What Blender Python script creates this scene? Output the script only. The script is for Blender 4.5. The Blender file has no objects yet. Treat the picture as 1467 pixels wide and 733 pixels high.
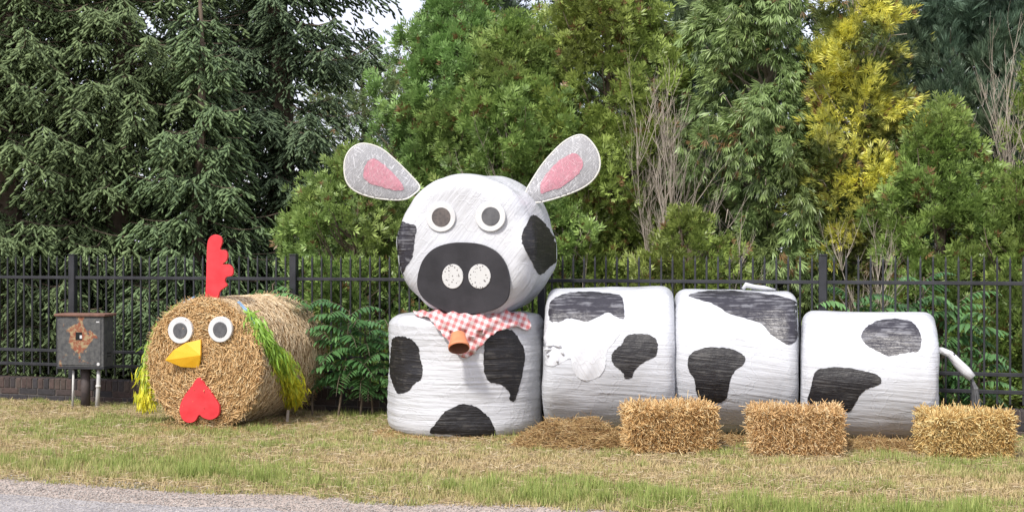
import bpy, math, random
import numpy as np
from mathutils import Vector, Matrix, geometry
from mathutils.bvhtree import BVHTree
rad = math.radians
random.seed(4); RNG = np.random.default_rng(11)
S = bpy.context.scene; COL = S.collection

# ------------------------------------------------------------------ camera, sky, sun
FPX, CAMH, HZ = 2000.0, 1.63, 363.0            # focal length in photo pixels, eye height, horizon row
cam = bpy.data.objects.new('camera', bpy.data.cameras.new('camera')); COL.objects.link(cam)
cam.location = (0, 0, CAMH); cam.rotation_euler = (rad(90), 0, 0)
cam.data.sensor_width = 36; cam.data.lens = 36*FPX/1467; cam.data.shift_y = -0.0024
cam.data.clip_end = 3000; S.camera = cam
SUN_EL, SUN_AZ = 50.0, 210.0                   # compass: 0 = +Y, clockwise; sun behind and left of the camera
W = bpy.data.worlds.new('World'); S.world = W; W.use_nodes = True
nt = W.node_tree; sky = nt.nodes.new('ShaderNodeTexSky'); sky.sky_type = 'NISHITA'; sky.sun_disc = False
sky.sun_elevation = rad(SUN_EL); sky.sun_rotation = rad(SUN_AZ); sky.air_density = 1.0; sky.dust_density = 3.5; sky.ozone_density = 0.6
bg = nt.nodes['Background']; bg.inputs[1].default_value = 0.15
tc = nt.nodes.new('ShaderNodeTexCoord'); cn = nt.nodes.new('ShaderNodeTexNoise'); cn.inputs['Scale'].default_value = 2.2; cn.inputs['Detail'].default_value = 5
cr = nt.nodes.new('ShaderNodeValToRGB'); cr.color_ramp.elements[0].position = .28; cr.color_ramp.elements[1].position = .62
cr.color_ramp.elements[0].color = (.55, .55, .55, 1); cr.color_ramp.elements[1].color = (.95, .95, .95, 1)
cm_ = nt.nodes.new('ShaderNodeMix'); cm_.data_type = 'RGBA'; cm_.inputs[7].default_value = (5.0, 5.0, 5.7, 1)   # thin bright cloud layer
nt.links.new(tc.outputs['Generated'], cn.inputs['Vector']); nt.links.new(cn.outputs[0], cr.inputs[0]); nt.links.new(cr.outputs[0], cm_.inputs[0])
nt.links.new(sky.outputs[0], cm_.inputs[6]); nt.links.new(cm_.outputs[2], bg.inputs[0])
sl = bpy.data.lights.new('sun', 'SUN'); sl.energy = 2.45; sl.angle = rad(6); sl.color = (1.0, 0.955, 0.88)
so = bpy.data.objects.new('sun', sl); COL.objects.link(so)
sd = Vector((math.sin(rad(SUN_AZ))*math.cos(rad(SUN_EL)), math.cos(rad(SUN_AZ))*math.cos(rad(SUN_EL)), math.sin(rad(SUN_EL))))
so.rotation_euler = sd.to_track_quat('Z', 'Y').to_euler(); so.location = (-10, -14, 20)
S.view_settings.view_transform = 'Standard'; S.view_settings.look = 'None'
S.view_settings.exposure = 0.70; S.view_settings.gamma = 1.0
S.render.engine = 'CYCLES'

# ------------------------------------------------------------------ helpers
def gx(px, Y): return (px-733.5)*Y/FPX           # world X of something seen at photo column px at distance Y
def gz(py, Y): return CAMH-(py-HZ)*Y/FPX
def tag(o, label=None, cat=None, group=None, kind=None):
    if label: o['label'] = label
    if cat: o['category'] = cat
    if group: o['group'] = group
    if kind: o['kind'] = kind
    return o
def empty(name, loc):
    o = bpy.data.objects.new(name, None); COL.objects.link(o); o.location = loc
    o.empty_display_size = .2; return o
def mesh(name, V, F, mat, parent=None, base=None, col=None, smooth=False):
    """V in world coordinates; the object's origin goes to base (or stays with its parent's)."""
    V = np.asarray(V, dtype=np.float64).reshape(-1, 3)
    if parent is not None:
        p = parent; off = np.zeros(3)
        while p is not None: off += np.array(p.location); p = p.parent
    else: off = np.array(base if base is not None else (0, 0, 0), float)
    V = V-off
    me = bpy.data.meshes.new(name)
    if isinstance(F, np.ndarray):
        n, k = F.shape
        me.vertices.add(len(V)); me.vertices.foreach_set('co', V.astype(np.float32).ravel())
        me.loops.add(n*k); me.loops.foreach_set('vertex_index', F.astype(np.int32).ravel())
        me.polygons.add(n); me.polygons.foreach_set('loop_start', np.arange(0, n*k, k, dtype=np.int32))
        me.update(calc_edges=True)
    else:
        me.from_pydata([tuple(v) for v in V], [], F); me.update()
    if smooth: me.polygons.foreach_set('use_smooth', np.ones(len(me.polygons), dtype=bool))
    if col is not None:
        a = me.attributes.new('col', 'FLOAT_COLOR', 'POINT')
        c = np.ones((len(V), 4), dtype=np.float32); c[:, :3] = col; a.data.foreach_set('color', c.ravel())
    mats = mat if isinstance(mat, (list, tuple)) else [mat]
    for m in mats: me.materials.append(m)
    o = bpy.data.objects.new(name, me); COL.objects.link(o)
    if parent is not None: o.parent = parent
    elif base is not None: o.location = base
    return o
def hash3(i, j, k, s):
    h = (i*374761393+j*668265263+k*1274126177+s*974711) & 0xffffffff
    h = ((h ^ (h >> 13))*1274126177) & 0xffffffff
    return ((h ^ (h >> 16)) & 0xffff)/65535.0
def vn(P, seed=0):
    P = np.asarray(P, float); b = np.floor(P).astype(np.int64); f = P-b; f = f*f*(3-2*f); r = 0
    for dx in (0, 1):
        for dy in (0, 1):
            for dz in (0, 1):
                w = (f[:, 0] if dx else 1-f[:, 0])*(f[:, 1] if dy else 1-f[:, 1])*(f[:, 2] if dz else 1-f[:, 2])
                r = r+w*hash3(b[:, 0]+dx, b[:, 1]+dy, b[:, 2]+dz, seed)
    return r*2-1
def nrm(a): return a/np.maximum(np.linalg.norm(a, axis=-1, keepdims=True), 1e-9)
def scatter(tv, tf, P, D, U, sc, C=None, tipc=None):
    """copies of a small template (x side, y along D, z up) as one mesh; tipc = colour at template y=1"""
    D = nrm(D); X = nrm(np.cross(D, U)); Z = np.cross(X, D)
    sc = np.asarray(sc, float)
    if sc.ndim == 1: sc = np.repeat(sc[:, None], 3, 1)
    n, m = len(P), len(tv)
    V = (P[:, None, :] + X[:, None, :]*(tv[None, :, 0:1]*sc[:, None, 0:1]) + D[:, None, :]*(tv[None, :, 1:2]*sc[:, None, 1:2])
         + Z[:, None, :]*(tv[None, :, 2:3]*sc[:, None, 2:3])).reshape(-1, 3)
    F = (np.arange(n)[:, None, None]*m+tf[None]).reshape(-1, tf.shape[1])
    c = None
    if C is not None:
        c = np.repeat(C[:, None, :], m, 1)
        if tipc is not None: w = np.clip(tv[None, :, 1:2], 0, 1); c = c*(1-w)+tipc[:, None, :]*w
        c = c.reshape(-1, 3)
    return V, F, c
def join(parts):
    V, F, C, o = [], [], [], 0
    for v, f, c in parts:
        if len(v) == 0: continue
        V.append(v); F.append(f+o); C.append(c if c is not None else np.ones((len(v), 3))); o += len(v)
    return np.vstack(V), np.vstack(F), np.vstack(C)
def rv(n, s=1.0): return RNG.normal(size=(n, 3))*s

class MB:
    def __init__(s): s.v = []; s.f = []; s.c = []
    def add(s, v, f, c=(1, 1, 1)):
        o = len(s.v); s.v += [tuple(p) for p in v]; s.f += [tuple(i+o for i in q) for q in f]; s.c += [c]*len(v)
    def box(s, c, sz, M=None, bev=0.0, col=(1, 1, 1)):
        """box with chamfered edges, centre c, full size sz, optional rotation"""
        hx, hy, hz = (q/2 for q in sz); b = min(bev, hx*.9, hy*.9, hz*.9)
        if b <= 0:
            P = [(x*hx, y*hy, z*hz) for x in (-1, 1) for y in (-1, 1) for z in (-1, 1)]
            F = [(0, 1, 3, 2), (4, 6, 7, 5), (0, 4, 5, 1), (2, 3, 7, 6), (0, 2, 6, 4), (1, 5, 7, 3)]
        else:
            P = []; idx = {}
            for x in (-1, 1):
                for y in (-1, 1):
                    for z in (-1, 1):
                        for a, q in (('x', (x*hx, y*(hy-b), z*(hz-b))), ('y', (x*(hx-b), y*hy, z*(hz-b))), ('z', (x*(hx-b), y*(hy-b), z*hz))):
                            idx[(x, y, z, a)] = len(P); P.append(q)
            g = lambda x, y, z, a: idx[(x, y, z, a)]
            F = []
            for t in (-1, 1):
                for a, q in (('x', [(t, -1, -1), (t, 1, -1), (t, 1, 1), (t, -1, 1)]), ('y', [(-1, t, -1), (-1, t, 1), (1, t, 1), (1, t, -1)]), ('z', [(-1, -1, t), (1, -1, t), (1, 1, t), (-1, 1, t)])):
                    r = [g(*k, a) for k in q]; F.append(tuple(r if t > 0 else r[::-1]))
            for y in (-1, 1):
                for z in (-1, 1): F.append((g(-1, y, z, 'y'), g(1, y, z, 'y'), g(1, y, z, 'z'), g(-1, y, z, 'z')))
            for x in (-1, 1):
                for z in (-1, 1): F.append((g(x, -1, z, 'x'), g(x, 1, z, 'x'), g(x, 1, z, 'z'), g(x, -1, z, 'z')))
            for x in (-1, 1):
                for y in (-1, 1): F.append((g(x, y, -1, 'x'), g(x, y, 1, 'x'), g(x, y, 1, 'y'), g(x, y, -1, 'y')))
            for x in (-1, 1):
                for y in (-1, 1):
                    for z in (-1, 1): F.append((g(x, y, z, 'x'), g(x, y, z, 'y'), g(x, y, z, 'z')))
        out = []
        for p in P:
            q = Vector(p)
            if M is not None: q = M @ q
            out.append((q.x+c[0], q.y+c[1], q.z+c[2]))
        s.add(out, F, col)
    def tube(s, pts, rads, n=8, cap=True, col=(1, 1, 1)):
        pts = [Vector(p) for p in pts]; R = rads if hasattr(rads, '__len__') else [rads]*len(pts)
        V = []; u = None
        for i, p in enumerate(pts):
            d = (pts[min(i+1, len(pts)-1)]-pts[max(i-1, 0)]).normalized()
            if u is None: u = d.orthogonal().normalized()
            else:
                u = (u-d*u.dot(d)); u = u.normalized() if u.length > 1e-6 else d.orthogonal().normalized()
            w = d.cross(u)
            for k in range(n):
                a = 2*math.pi*k/n; V.append(p+(u*math.cos(a)+w*math.sin(a))*R[i])
        F = [(i*n+k, i*n+(k+1) % n, (i+1)*n+(k+1) % n, (i+1)*n+k) for i in range(len(pts)-1) for k in range(n)]
        if cap: F += [tuple(range(n))[::-1], tuple((len(pts)-1)*n+k for k in range(n))]
        s.add(V, F, col)
    def build(s, name, mat, parent=None, base=None, smooth=False, usecol=False):
        o = mesh(name, s.v, s.f, mat, parent, base, col=np.array(s.c, dtype=np.float32) if usecol else None, smooth=False)
        if smooth: o.data.polygons.foreach_set('use_smooth', np.ones(len(o.data.polygons), dtype=bool))
        return o
def smoothpoly(pts, n=6, rag=0.0, seed=0):
    """Catmull-Rom closed outline"""
    out = []; N = len(pts); r = random.Random(seed)
    for i in range(N):
        p0, p1, p2, p3 = (np.array(pts[(i+k-1) % N], float) for k in range(4))
        for k in range(n):
            t = k/n
            q = .5*((2*p1)+(-p0+p2)*t+(2*p0-5*p1+4*p2-p3)*t*t+(-p0+3*p1-3*p2+p3)*t**3)
            out.append((q[0]+r.uniform(-rag, rag), q[1]+r.uniform(-rag, rag)))
    return out
def area(p): return sum(p[i][0]*p[(i+1) % len(p)][1]-p[(i+1) % len(p)][0]*p[i][1] for i in range(len(p)))/2
def tri2d(poly, step):
    poly = list(poly)
    if area(poly) < 0: poly.reverse()
    xs = [p[0] for p in poly]; ys = [p[1] for p in poly]
    def inside(x, y):
        c = False; j = len(poly)-1
        for i in range(len(poly)):
            xi, yi = poly[i]; xj, yj = poly[j]
            if (yi > y) != (yj > y) and x < (xj-xi)*(y-yi)/(yj-yi)+xi: c = not c
            j = i
        return c
    pts = [Vector(p) for p in poly]; nb = len(pts)
    y = min(ys)+step/2
    while y < max(ys):
        x = min(xs)+step/2
        while x < max(xs):
            if inside(x, y) and min((x-p[0])**2+(y-p[1])**2 for p in poly) > (step*.45)**2: pts.append(Vector((x, y)))
            x += step
        y += step*.87
    r = geometry.delaunay_2d_cdt(pts, [], [list(range(nb))], 1, 1e-5)
    return [(v.x, v.y) for v in r[0]], [tuple(f) for f in r[2]]
# ------------------------------------------------------------------ materials
def mat(name, color=(.5, .5, .5), rough=.6, metal=0, spec=.5):
    m = bpy.data.materials.new(name); m.use_nodes = True; b = m.node_tree.nodes['Principled BSDF']
    b.inputs['Base Color'].default_value = (*color, 1); b.inputs['Roughness'].default_value = rough
    b.inputs['Metallic'].default_value = metal; b.inputs['Specular IOR Level'].default_value = spec
    return m
class NT:
    def __init__(s, m): s.t = m.node_tree; s.b = s.t.nodes['Principled BSDF']
    def n(s, ty, **kw):
        o = s.t.nodes.new(ty)
        for k, v in kw.items(): setattr(o, k, v)
        return o
    def l(s, a, b): s.t.links.new(a, b)
    def coord(s, scale=(1, 1, 1), rot=(0, 0, 0), src='Object'):
        c = s.n('ShaderNodeTexCoord'); mp = s.n('ShaderNodeMapping'); mp.vector_type = 'TEXTURE'; mp.inputs['Scale'].default_value = tuple(1/q for q in scale); mp.inputs['Rotation'].default_value = rot
        s.l(c.outputs[src], mp.inputs[0]); return mp.outputs[0]
    def noise(s, co, scale, detail=4, dist=0, rough=.55):
        o = s.n('ShaderNodeTexNoise'); o.inputs['Scale'].default_value = scale; o.inputs['Detail'].default_value = detail
        o.inputs['Distortion'].default_value = dist; o.inputs['Roughness'].default_value = rough
        if co is not None: s.l(co, o.inputs['Vector'])
        return o.outputs[0]
    def ramp(s, f, stops, interp='LINEAR'):
        r = s.n('ShaderNodeValToRGB'); e = r.color_ramp; e.interpolation = interp
        while len(e.elements) > 1: e.elements.remove(e.elements[-1])
        for i, (p, c) in enumerate(stops):
            q = e.elements[0] if i == 0 else e.elements.new(p)
            q.position = p; q.color = (*c, 1) if len(c) == 3 else c
        s.l(f, r.inputs[0]); return r.outputs[0]
    def math(s, op, a, b=0):
        o = s.n('ShaderNodeMath', operation=op)
        for i, q in enumerate((a, b)):
            if hasattr(q, 'links'): s.l(q, o.inputs[i])
            else: o.inputs[i].default_value = q
        return o.outputs[0]
    def mix(s, f, a, b, mode='MIX'):
        o = s.n('ShaderNodeMix', data_type='RGBA', blend_type=mode)
        for i, q in ((0, f), (6, a), (7, b)):
            if hasattr(q, 'links'): s.l(q, o.inputs[i])
            else: o.inputs[i].default_value = q if i == 0 else (*q, 1)
        return o.outputs[2]
    def bump(s, h, strength=.5, dist=.01, prev=None):
        o = s.n('ShaderNodeBump'); o.inputs['Strength'].default_value = strength; o.inputs['Distance'].default_value = dist
        s.l(h, o.inputs['Height'])
        if prev: s.l(prev, o.inputs['Normal'])
        return o.outputs[0]
def attr_mat(name, rough=.6, trans=0.0, spec=.3, noise=None):
    m = mat(name, rough=rough, spec=spec); k = NT(m); a = k.n('ShaderNodeAttribute', attribute_name='col'); c = a.outputs[0]
    if noise:
        f = k.ramp(k.noise(k.coord(), noise, 3), [(.3, (.75, .75, .75)), (.7, (1.2, 1.2, 1.2))]); c = k.mix(1.0, c, f, 'MULTIPLY')
    k.l(c, k.b.inputs['Base Color'])
    if trans > 0:
        t = k.n('ShaderNodeBsdfTranslucent'); k.l(c, t.inputs[0]); mx = k.n('ShaderNodeMixShader'); mx.inputs[0].default_value = trans
        k.l(k.b.outputs[0], mx.inputs[1]); k.l(t.outputs[0], mx.inputs[2]); k.l(mx.outputs[0], k.t.nodes['Material Output'].inputs[0])
    return m
def varied(name, c1, c2, scale=8, rough=.6, bump=.3, bscale=None, metal=0, dist=.004):
    m = mat(name, c1, rough, metal); k = NT(m); co = k.coord()
    k.l(k.ramp(k.noise(co, scale, 6), [(.35, c1), (.65, c2)]), k.b.inputs['Base Color'])
    k.l(k.bump(k.noise(co, bscale or scale*6, 5), bump, dist), k.b.inputs['Normal'])
    return m
M_leaf = attr_mat('leaf', .42, .25, .5)
M_needle = attr_mat('needle', .6, .08, .3)
M_straw = attr_mat('straw', .6, .1, .3)
M_grass = attr_mat('grass_blade', .6, .25, .25)
M_bark = varied('bark', (.11, .08, .055), (.20, .155, .115), 9, .85, .8, 40)
M_twig = varied('bare_twig', (.30, .25, .20), (.42, .37, .31), 12, .8, .5, 50)
M_fence = varied('fence_paint', (.016, .017, .021), (.032, .033, .039), 6, .42, .12, 60)

def wrap_mat(name, rot=(0, 0, 0), fine=70, amp=.34, tint=(.575, .585, .615)):
    """stretched white bale film: long fine tension lines, soft folds"""
    m = mat(name, tint, .32, 0, .5); k = NT(m)
    co = k.coord((.9, .9, 14), rot); co2 = k.coord((2.2, 2.2, 55), rot); co0 = k.coord()
    a = k.noise(co, 2.2, 4, .5); b = k.noise(co2, 1.6, 3, .25); c = k.noise(co0, 3.2, 3, .6)
    v = k.n('ShaderNodeTexVoronoi', feature='DISTANCE_TO_EDGE'); v.inputs['Scale'].default_value = 5.5
    nn = k.n('ShaderNodeTexNoise'); nn.inputs['Scale'].default_value = 4
    k.l(co0, nn.inputs['Vector']); mv = k.mix(.45, co0, nn.outputs[1]); k.l(mv, v.inputs['Vector'])
    crease = k.ramp(v.outputs[0], [(0, (1, 1, 1)), (.05, (0, 0, 0))])
    n1 = k.bump(c, .30, .05); n2 = k.bump(a, amp, .028, n1); n3 = k.bump(b, amp*.8, .009, n2); n4 = k.bump(crease, .18, .01, n3)
    k.l(n4, k.b.inputs['Normal'])
    t2 = tuple(q*.93 for q in tint)
    base = k.ramp(b, [(.34, t2), (.50, tint)]); mud = k.ramp(k.noise(co0, 2.0, 5, .4), [(.50, (1, 1, 1)), (.78, (.92, .91, .89))])
    k.l(k.mix(1.0, base, mud, 'MULTIPLY'), k.b.inputs['Base Color'])
    k.l(k.ramp(c, [(.3, (.24, .24, .24)), (.7, (.45, .45, .45))]), k.b.inputs['Roughness'])
    return m
def black_mat(name, rot=(0, 0, 0), c=(.013, .012, .015), rough=.42, streak=(.07, .07, .08), amt=.62):
    m = mat(name, c, rough, 0, .5); k = NT(m); co2 = k.coord((2.2, 2.2, 45), rot); co0 = k.coord()
    b = k.noise(co2, 1.8, 4, .3); s = k.noise(co0, 9, 5, .8)
    k.l(k.ramp(k.math('MULTIPLY', b, k.math('ADD', s, .45)), [(amt-.12, c), (amt, streak)]), k.b.inputs['Base Color'])
    k.l(k.bump(b, .6, .012, k.bump(k.noise(co0, 6, 4), .5, .03)), k.b.inputs['Normal']); return m

# ------------------------------------------------------------------ frame along the road / fence
E = np.array((.95, -.3125, 0.)); N = np.array((.3125, .95, 0.)); E /= np.linalg.norm(E); N /= np.linalg.norm(N)
def fr(u, n, z=0.): return E*u+N*n+np.array((0, 0, z))
RZ = Matrix.Rotation(math.atan2(E[1], E[0]), 3, 'Z')
N_FENCE, N_ASPH, N_EDGE = 13.15, 7.92, 8.45

# ground, shoulder and road sheets
m = mat('soil', (.2, .15, .08), .95); k = NT(m); co = k.coord()
c1 = k.ramp(k.noise(co, 1.3, 6), [(.35, (.19, .15, .075)), (.5, (.27, .22, .12)), (.65, (.20, .19, .075))])
c2 = k.ramp(k.noise(co, 60, 4), [(.3, (.45, .42, .38)), (.7, (1.15, 1.12, 1.05))])
k.l(k.mix(1.0, c1, c2, 'MULTIPLY'), k.b.inputs['Base Color']); k.l(k.bump(k.noise(co, 45, 6), 1.0, .02), k.b.inputs['Normal']); M_soil = m
m = mat('gravel_dirt', (.3, .25, .2), .95); k = NT(m); co = k.coord()
v = k.n('ShaderNodeTexVoronoi'); v.inputs['Scale'].default_value = 65; k.l(co, v.inputs['Vector'])
c1 = k.ramp(k.noise(co, 2.5, 6), [(.3, (.37, .31, .275)), (.7, (.50, .44, .40))])
c2 = k.ramp(v.outputs[1], [(.1, (.62, .58, .54)), (.9, (1.25, 1.2, 1.15))])
k.l(k.mix(.8, c1, k.mix(1.0, c1, c2, 'MULTIPLY')), k.b.inputs['Base Color'])
k.l(k.bump(v.outputs[0], .9, .012, k.bump(k.noise(co, 9, 5), .8, .03)), k.b.inputs['Normal']); M_grav = m
m = mat('asphalt', (.12, .12, .12), .9); k = NT(m); co = k.coord()
v = k.n('ShaderNodeTexVoronoi'); v.inputs['Scale'].default_value = 85; k.l(co, v.inputs['Vector'])
c1 = k.ramp(k.noise(co, 1.7, 5), [(.3, (.29, .275, .275)), (.7, (.39, .37, .365))])
c2 = k.ramp(v.outputs[1], [(.05, (.5, .5, .52)), (.6, (1., 1., 1.)), (.95, (1.7, 1.65, 1.6))])
k.l(k.mix(1.0, c1, c2, 'MULTIPLY'), k.b.inputs['Base Color'])
k.l(k.bump(v.outputs[0], 1.0, .010), k.b.inputs['Normal']); M_asph = m

mb = MB(); mb.add([(-600, -400, 0), (600, -400, 0), (600, 900, 0), (-600, 900, 0)], [(0, 1, 2, 3)])
tag(mb.build('ground', M_soil), 'dry soil and thatch of the roadside verge reaching under the hedge', kind='structure')
def strip(name, n0, n1, z, m, lab, rag0=0., rag1=0.):
    V = []; F = []; us = np.concatenate([np.linspace(-300, -12, 30), np.arange(-11.9, 12, .05), np.linspace(12.1, 300, 30)])
    r0 = vn(np.c_[us*2.1, us*0, us*0+1], 3)*rag0+vn(np.c_[us*11, us*0, us*0+1], 4)*rag0*.5
    r1 = vn(np.c_[us*1.4, us*0, us*0+1], 5)*rag1+vn(np.c_[us*9, us*0, us*0+1], 6)*rag1*.5
    for u, a, b in zip(us, r0, r1): V += [fr(u, n0+a, z), fr(u, n1+b, z)]
    F = [(2*i, 2*i+2, 2*i+3, 2*i+1) for i in range(len(us)-1)]
    return tag(mesh(name, V, F, m), lab, kind='structure')
strip('gravel_shoulder', N_ASPH-.3, N_EDGE+.03, .004, M_grav, 'sandy gravel shoulder between the road and the grass', 0, .12)
strip('road', N_ASPH-6.0, N_ASPH, .008, M_asph, 'grey asphalt road with loose chippings at its edge', 0, .07)
strip('far_verge', N_ASPH-40.0, N_ASPH-6.0, .004, M_soil, 'verge on the near side of the road')

# stones along the shoulder: one mass nobody could count
ic = np.array([(0, 0, .55), (.9, 0, 0), (0, .8, 0), (-1, 0, .05), (0, -.9, .03), (0, 0, -.4)])
icf = np.array([(0, 1, 2), (0, 2, 3), (0, 3, 4), (0, 4, 1), (5, 2, 1), (5, 3, 2), (5, 4, 3), (5, 1, 4)])
n = 26000; u = RNG.uniform(-8.6, 2, n); q = np.clip(RNG.normal(N_ASPH+.12, .33, n), N_ASPH-1.4, N_EDGE+.12)
P = E*u[:, None]+N*q[:, None]+np.array((0, 0, .008)); g = RNG.uniform(.16, .52, n)[:, None]; C = g*np.array((1.0, .92, .85))
V, F, c = scatter(ic, icf, P, rv(n)*(1, 1, .15), np.tile((0, 0, 1.), (n, 1)), RNG.uniform(.003, .009, n), C)
tag(mesh('gravel', V, F, attr_mat('stone', .85, 0), col=c), 'loose pale chippings scattered along the asphalt edge', kind='stuff')

# ------------------------------------------------------------------ grass
bt = np.array([(-.5, 0, 0), (.5, 0, 0), (.28, .55, .12), (-.28, .55, .12), (0, 1, .38)])
bf = np.array([(0, 1, 2), (0, 2, 3), (3, 2, 4)])
def grass(n, umin, umax, nmin, nmax, tall=False):
    u = RNG.uniform(umin, umax, n); q = RNG.uniform(nmin, nmax, n)
    P = E*u[:, None]+N*q[:, None]
    edge = vn(np.c_[u*1.4, u*0, u*0+1], 5)*.12+vn(np.c_[u*9, u*0, u*0+1], 6)*.06
    keep = q > N_EDGE+edge-.03+RNG.exponential(.04, n)-.04
    a = vn(np.c_[u*.9, q*1.6, u*0], 21); b = vn(np.c_[u*5, q*6, u*0], 22); d = vn(np.c_[u*16, q*16, u*0], 23)
    strip_ = np.exp(-((q-8.95)/.33)**2)
    green = np.clip(.36+.34*a+.42*b+.45*d+.42*strip_-.18*np.exp(-((q-8.55)/.12)**2)-.25*np.exp(-((q-10.2)/.6)**2)+RNG.normal(0, .2, n), 0, 1)
    if not tall: keep &= RNG.uniform(0, 1, n) < .62+.4*b+.35*d
    h = (.019+.015*RNG.uniform(0, 1, n)+.014*np.clip(b, 0, 1))*(1+.9*strip_*(1+.5*d))
    if tall: keep &= (b+.6*d+.8*a > .5); h *= 1.7; green = np.clip(green+.35, 0, 1)
    dry = np.array((.60, .49, .27)); dry2 = np.array((.44, .33, .17)); gr = np.array((.36, .40, .12)); gr2 = np.array((.20, .28, .07))
    r = RNG.uniform(0, 1, n)[:, None]
    C = (dry*r+dry2*(1-r))*(1-green[:, None])+(gr*r+gr2*(1-r))*green[:, None]
    P, h, C, green = P[keep], h[keep], C[keep], green[keep]; n = len(P)
    lean = RNG.uniform(.3, 2.4, n)[:, None]*np.where(green > .55, .7, 1.3)[:, None]
    th = RNG.uniform(0, 2*math.pi, n); D = np.c_[np.cos(th), np.sin(th), th*0]*lean+np.array((0, 0, 1.))
    U = np.c_[np.cos(th), np.sin(th), th*0+.01]
    return scatter(bt, bf, P, D, -U, np.c_[RNG.uniform(.004, .009, n), h*1.35, h], C, C*1.12)
V, F, c = join([grass(470000, -12.2, 3.0, 8.3, N_FENCE-.05), grass(70000, -12.2, 3.0, 8.35, N_FENCE, True)])
tag(mesh('grass', V, F, M_grass, col=c), 'short sun-dried mown grass with greener tufts in front of the fence', kind='stuff')
st = np.array([(-.5, 0, 0), (.5, 0, 0), (.5, .5, .06), (-.5, .5, .06), (.4, 1, 0), (-.4, 1, 0), (0, 0, .9), (0, .5, .96), (0, 1, .8)])
sf = np.array([(0, 1, 2), (0, 2, 3), (3, 2, 4), (3, 4, 5), (1, 6, 7), (1, 7, 2), (2, 7, 8), (2, 8, 4), (6, 0, 3), (6, 3, 7), (7, 3, 5), (7, 5, 8)])
STRAW = [np.array(q) for q in ((.78, .54, .27), (.66, .42, .19), (.84, .66, .39), (.44, .26, .11))]
def strawcol(n, cols=STRAW, w=(.42, .28, .15, .15)):
    i = RNG.choice(len(cols), n, p=w); return np.array(cols)[i]*RNG.uniform(.8, 1.15, n)[:, None]
# dry clippings lying in the grass
n = 34000; u = RNG.uniform(-10.6, 2, n); q = RNG.uniform(8.4, 13, n)
cl = vn(np.c_[u*1.2, q*2.2, u*0], 31)+.6*vn(np.c_[u*6, q*7, u*0], 32)
kp = cl > -.25; P = (E*u[:, None]+N*q[:, None]+np.c_[u*0, u*0, RNG.uniform(.008, .032, len(u))])[kp]; n = len(P)
V, F, c = scatter(st, sf, P, rv(n)*(1, 1, .18), rv(n), np.c_[RNG.uniform(.003, .006, n), RNG.uniform(.03, .085, n), RNG.uniform(.002, .004, n)],
                  strawcol(n, [np.array((.60, .47, .28)), np.array((.42, .31, .18)), np.array((.72, .61, .42))], (.5, .3, .2)))
tag(mesh('grass_clippings', V, F, M_straw, col=c), 'dry mown clippings lying loose on the grass', kind='stuff')

# ------------------------------------------------------------------ brick plinth wall under the fence
ALL_U0, ALL_U1 = -12.6, 4.6
m = mat('brick', (.1, .05, .04), .85); k = NT(m); a = k.n('ShaderNodeAttribute', attribute_name='col'); co = k.coord()
f = k.ramp(k.noise(co, 30, 5), [(.3, (.65, .65, .65)), (.7, (1.25, 1.2, 1.2))]); k.l(k.mix(1.0, a.outputs[0], f, 'MULTIPLY'), k.b.inputs['Base Color'])
k.l(k.bump(k.noise(co, 90, 5), .6, .004), k.b.inputs['Normal']); M_brick = m
M_mortar = varied('mortar', (.10, .085, .075), (.17, .15, .135), 14, .95, .5, 90)
wall = empty('brick_wall', tuple(fr((ALL_U0+ALL_U1)/2, N_FENCE)))
tag(wall, 'low dark red brick plinth wall running under the metal fence', 'wall')
mb = MB(); mb.box(fr((ALL_U0+ALL_U1)/2, N_FENCE, .115), (ALL_U1-ALL_U0, .226, .246), RZ); mb.build('mortar_core', M_mortar, wall)
mb = MB()
def bcol():
    r = random.random(); b = random.choice([(.10, .058, .048), (.13, .068, .052), (.085, .055, .05), (.15, .085, .062), (.07, .05, .048)])
    return tuple(q*(.85+.35*r)*w for q, w in zip(b, (.52, .68, .78)))
u = ALL_U0
while u < ALL_U1: mb.box(fr(u+.034, N_FENCE+random.uniform(-.002, .002), .195), (.062, .245, .11), RZ, .004, bcol()); u += .0735
for row in range(2):
    u = ALL_U0+(.12 if row else 0)
    while u < ALL_U1: mb.box(fr(u+.12, N_FENCE+random.uniform(-.002, .002), .034+row*.071), (.23, .243, .062), RZ, .004, bcol()); u += .242
mb.build('brickwork', M_brick, wall, usecol=True)

# ------------------------------------------------------------------ metal fence
SP = 2.71; U_P = [-9.43+SP*i for i in range(-1, 6)]
fence = empty('metal_fence', tuple(fr(0, N_FENCE, .25)))
tag(fence, 'black metal picket fence with square posts standing on the brick wall', 'fence')
for u in U_P:
    mb = MB(); mb.box(fr(u, N_FENCE-.01, .93), (.075, .075, 1.36), RZ, .006); p = mb.build('post', M_fence, fence)
    mb = MB(); mb.box(fr(u, N_FENCE-.01, 1.6175), (.083, .083, .013), RZ, .004); mb.build('post_cap', M_fence, p)
for i in range(len(U_P)-1):
    a, b = U_P[i]+.045, U_P[i+1]-.045; mb = MB(); k_ = 24; st_ = (b-a)/(k_)
    for j in range(k_):
        uu = a+st_*(j+.5); mb.box(fr(uu, N_FENCE-.006, .925), (.018, .018, 1.27), RZ, .002)
        c0 = fr(uu, N_FENCE-.006, 1.56); w = .009
        vs = [c0+E*x*w+N*y*w for x, y in ((-1, -1), (1, -1), (1, 1), (-1, 1))]+[c0+np.array((0, 0, .055))]
        mb.add(vs, [(0, 1, 4), (1, 2, 4), (2, 3, 4), (3, 0, 4)])
    mb.build('picket_panel', M_fence, fence)
    for z in (1.365, .555, .40):
        mb = MB(); mb.box(fr((a+b)/2, N_FENCE-.006, z), (b-a+.03, .034, .034), RZ, .003); mb.build('rail', M_fence, fence)

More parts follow.
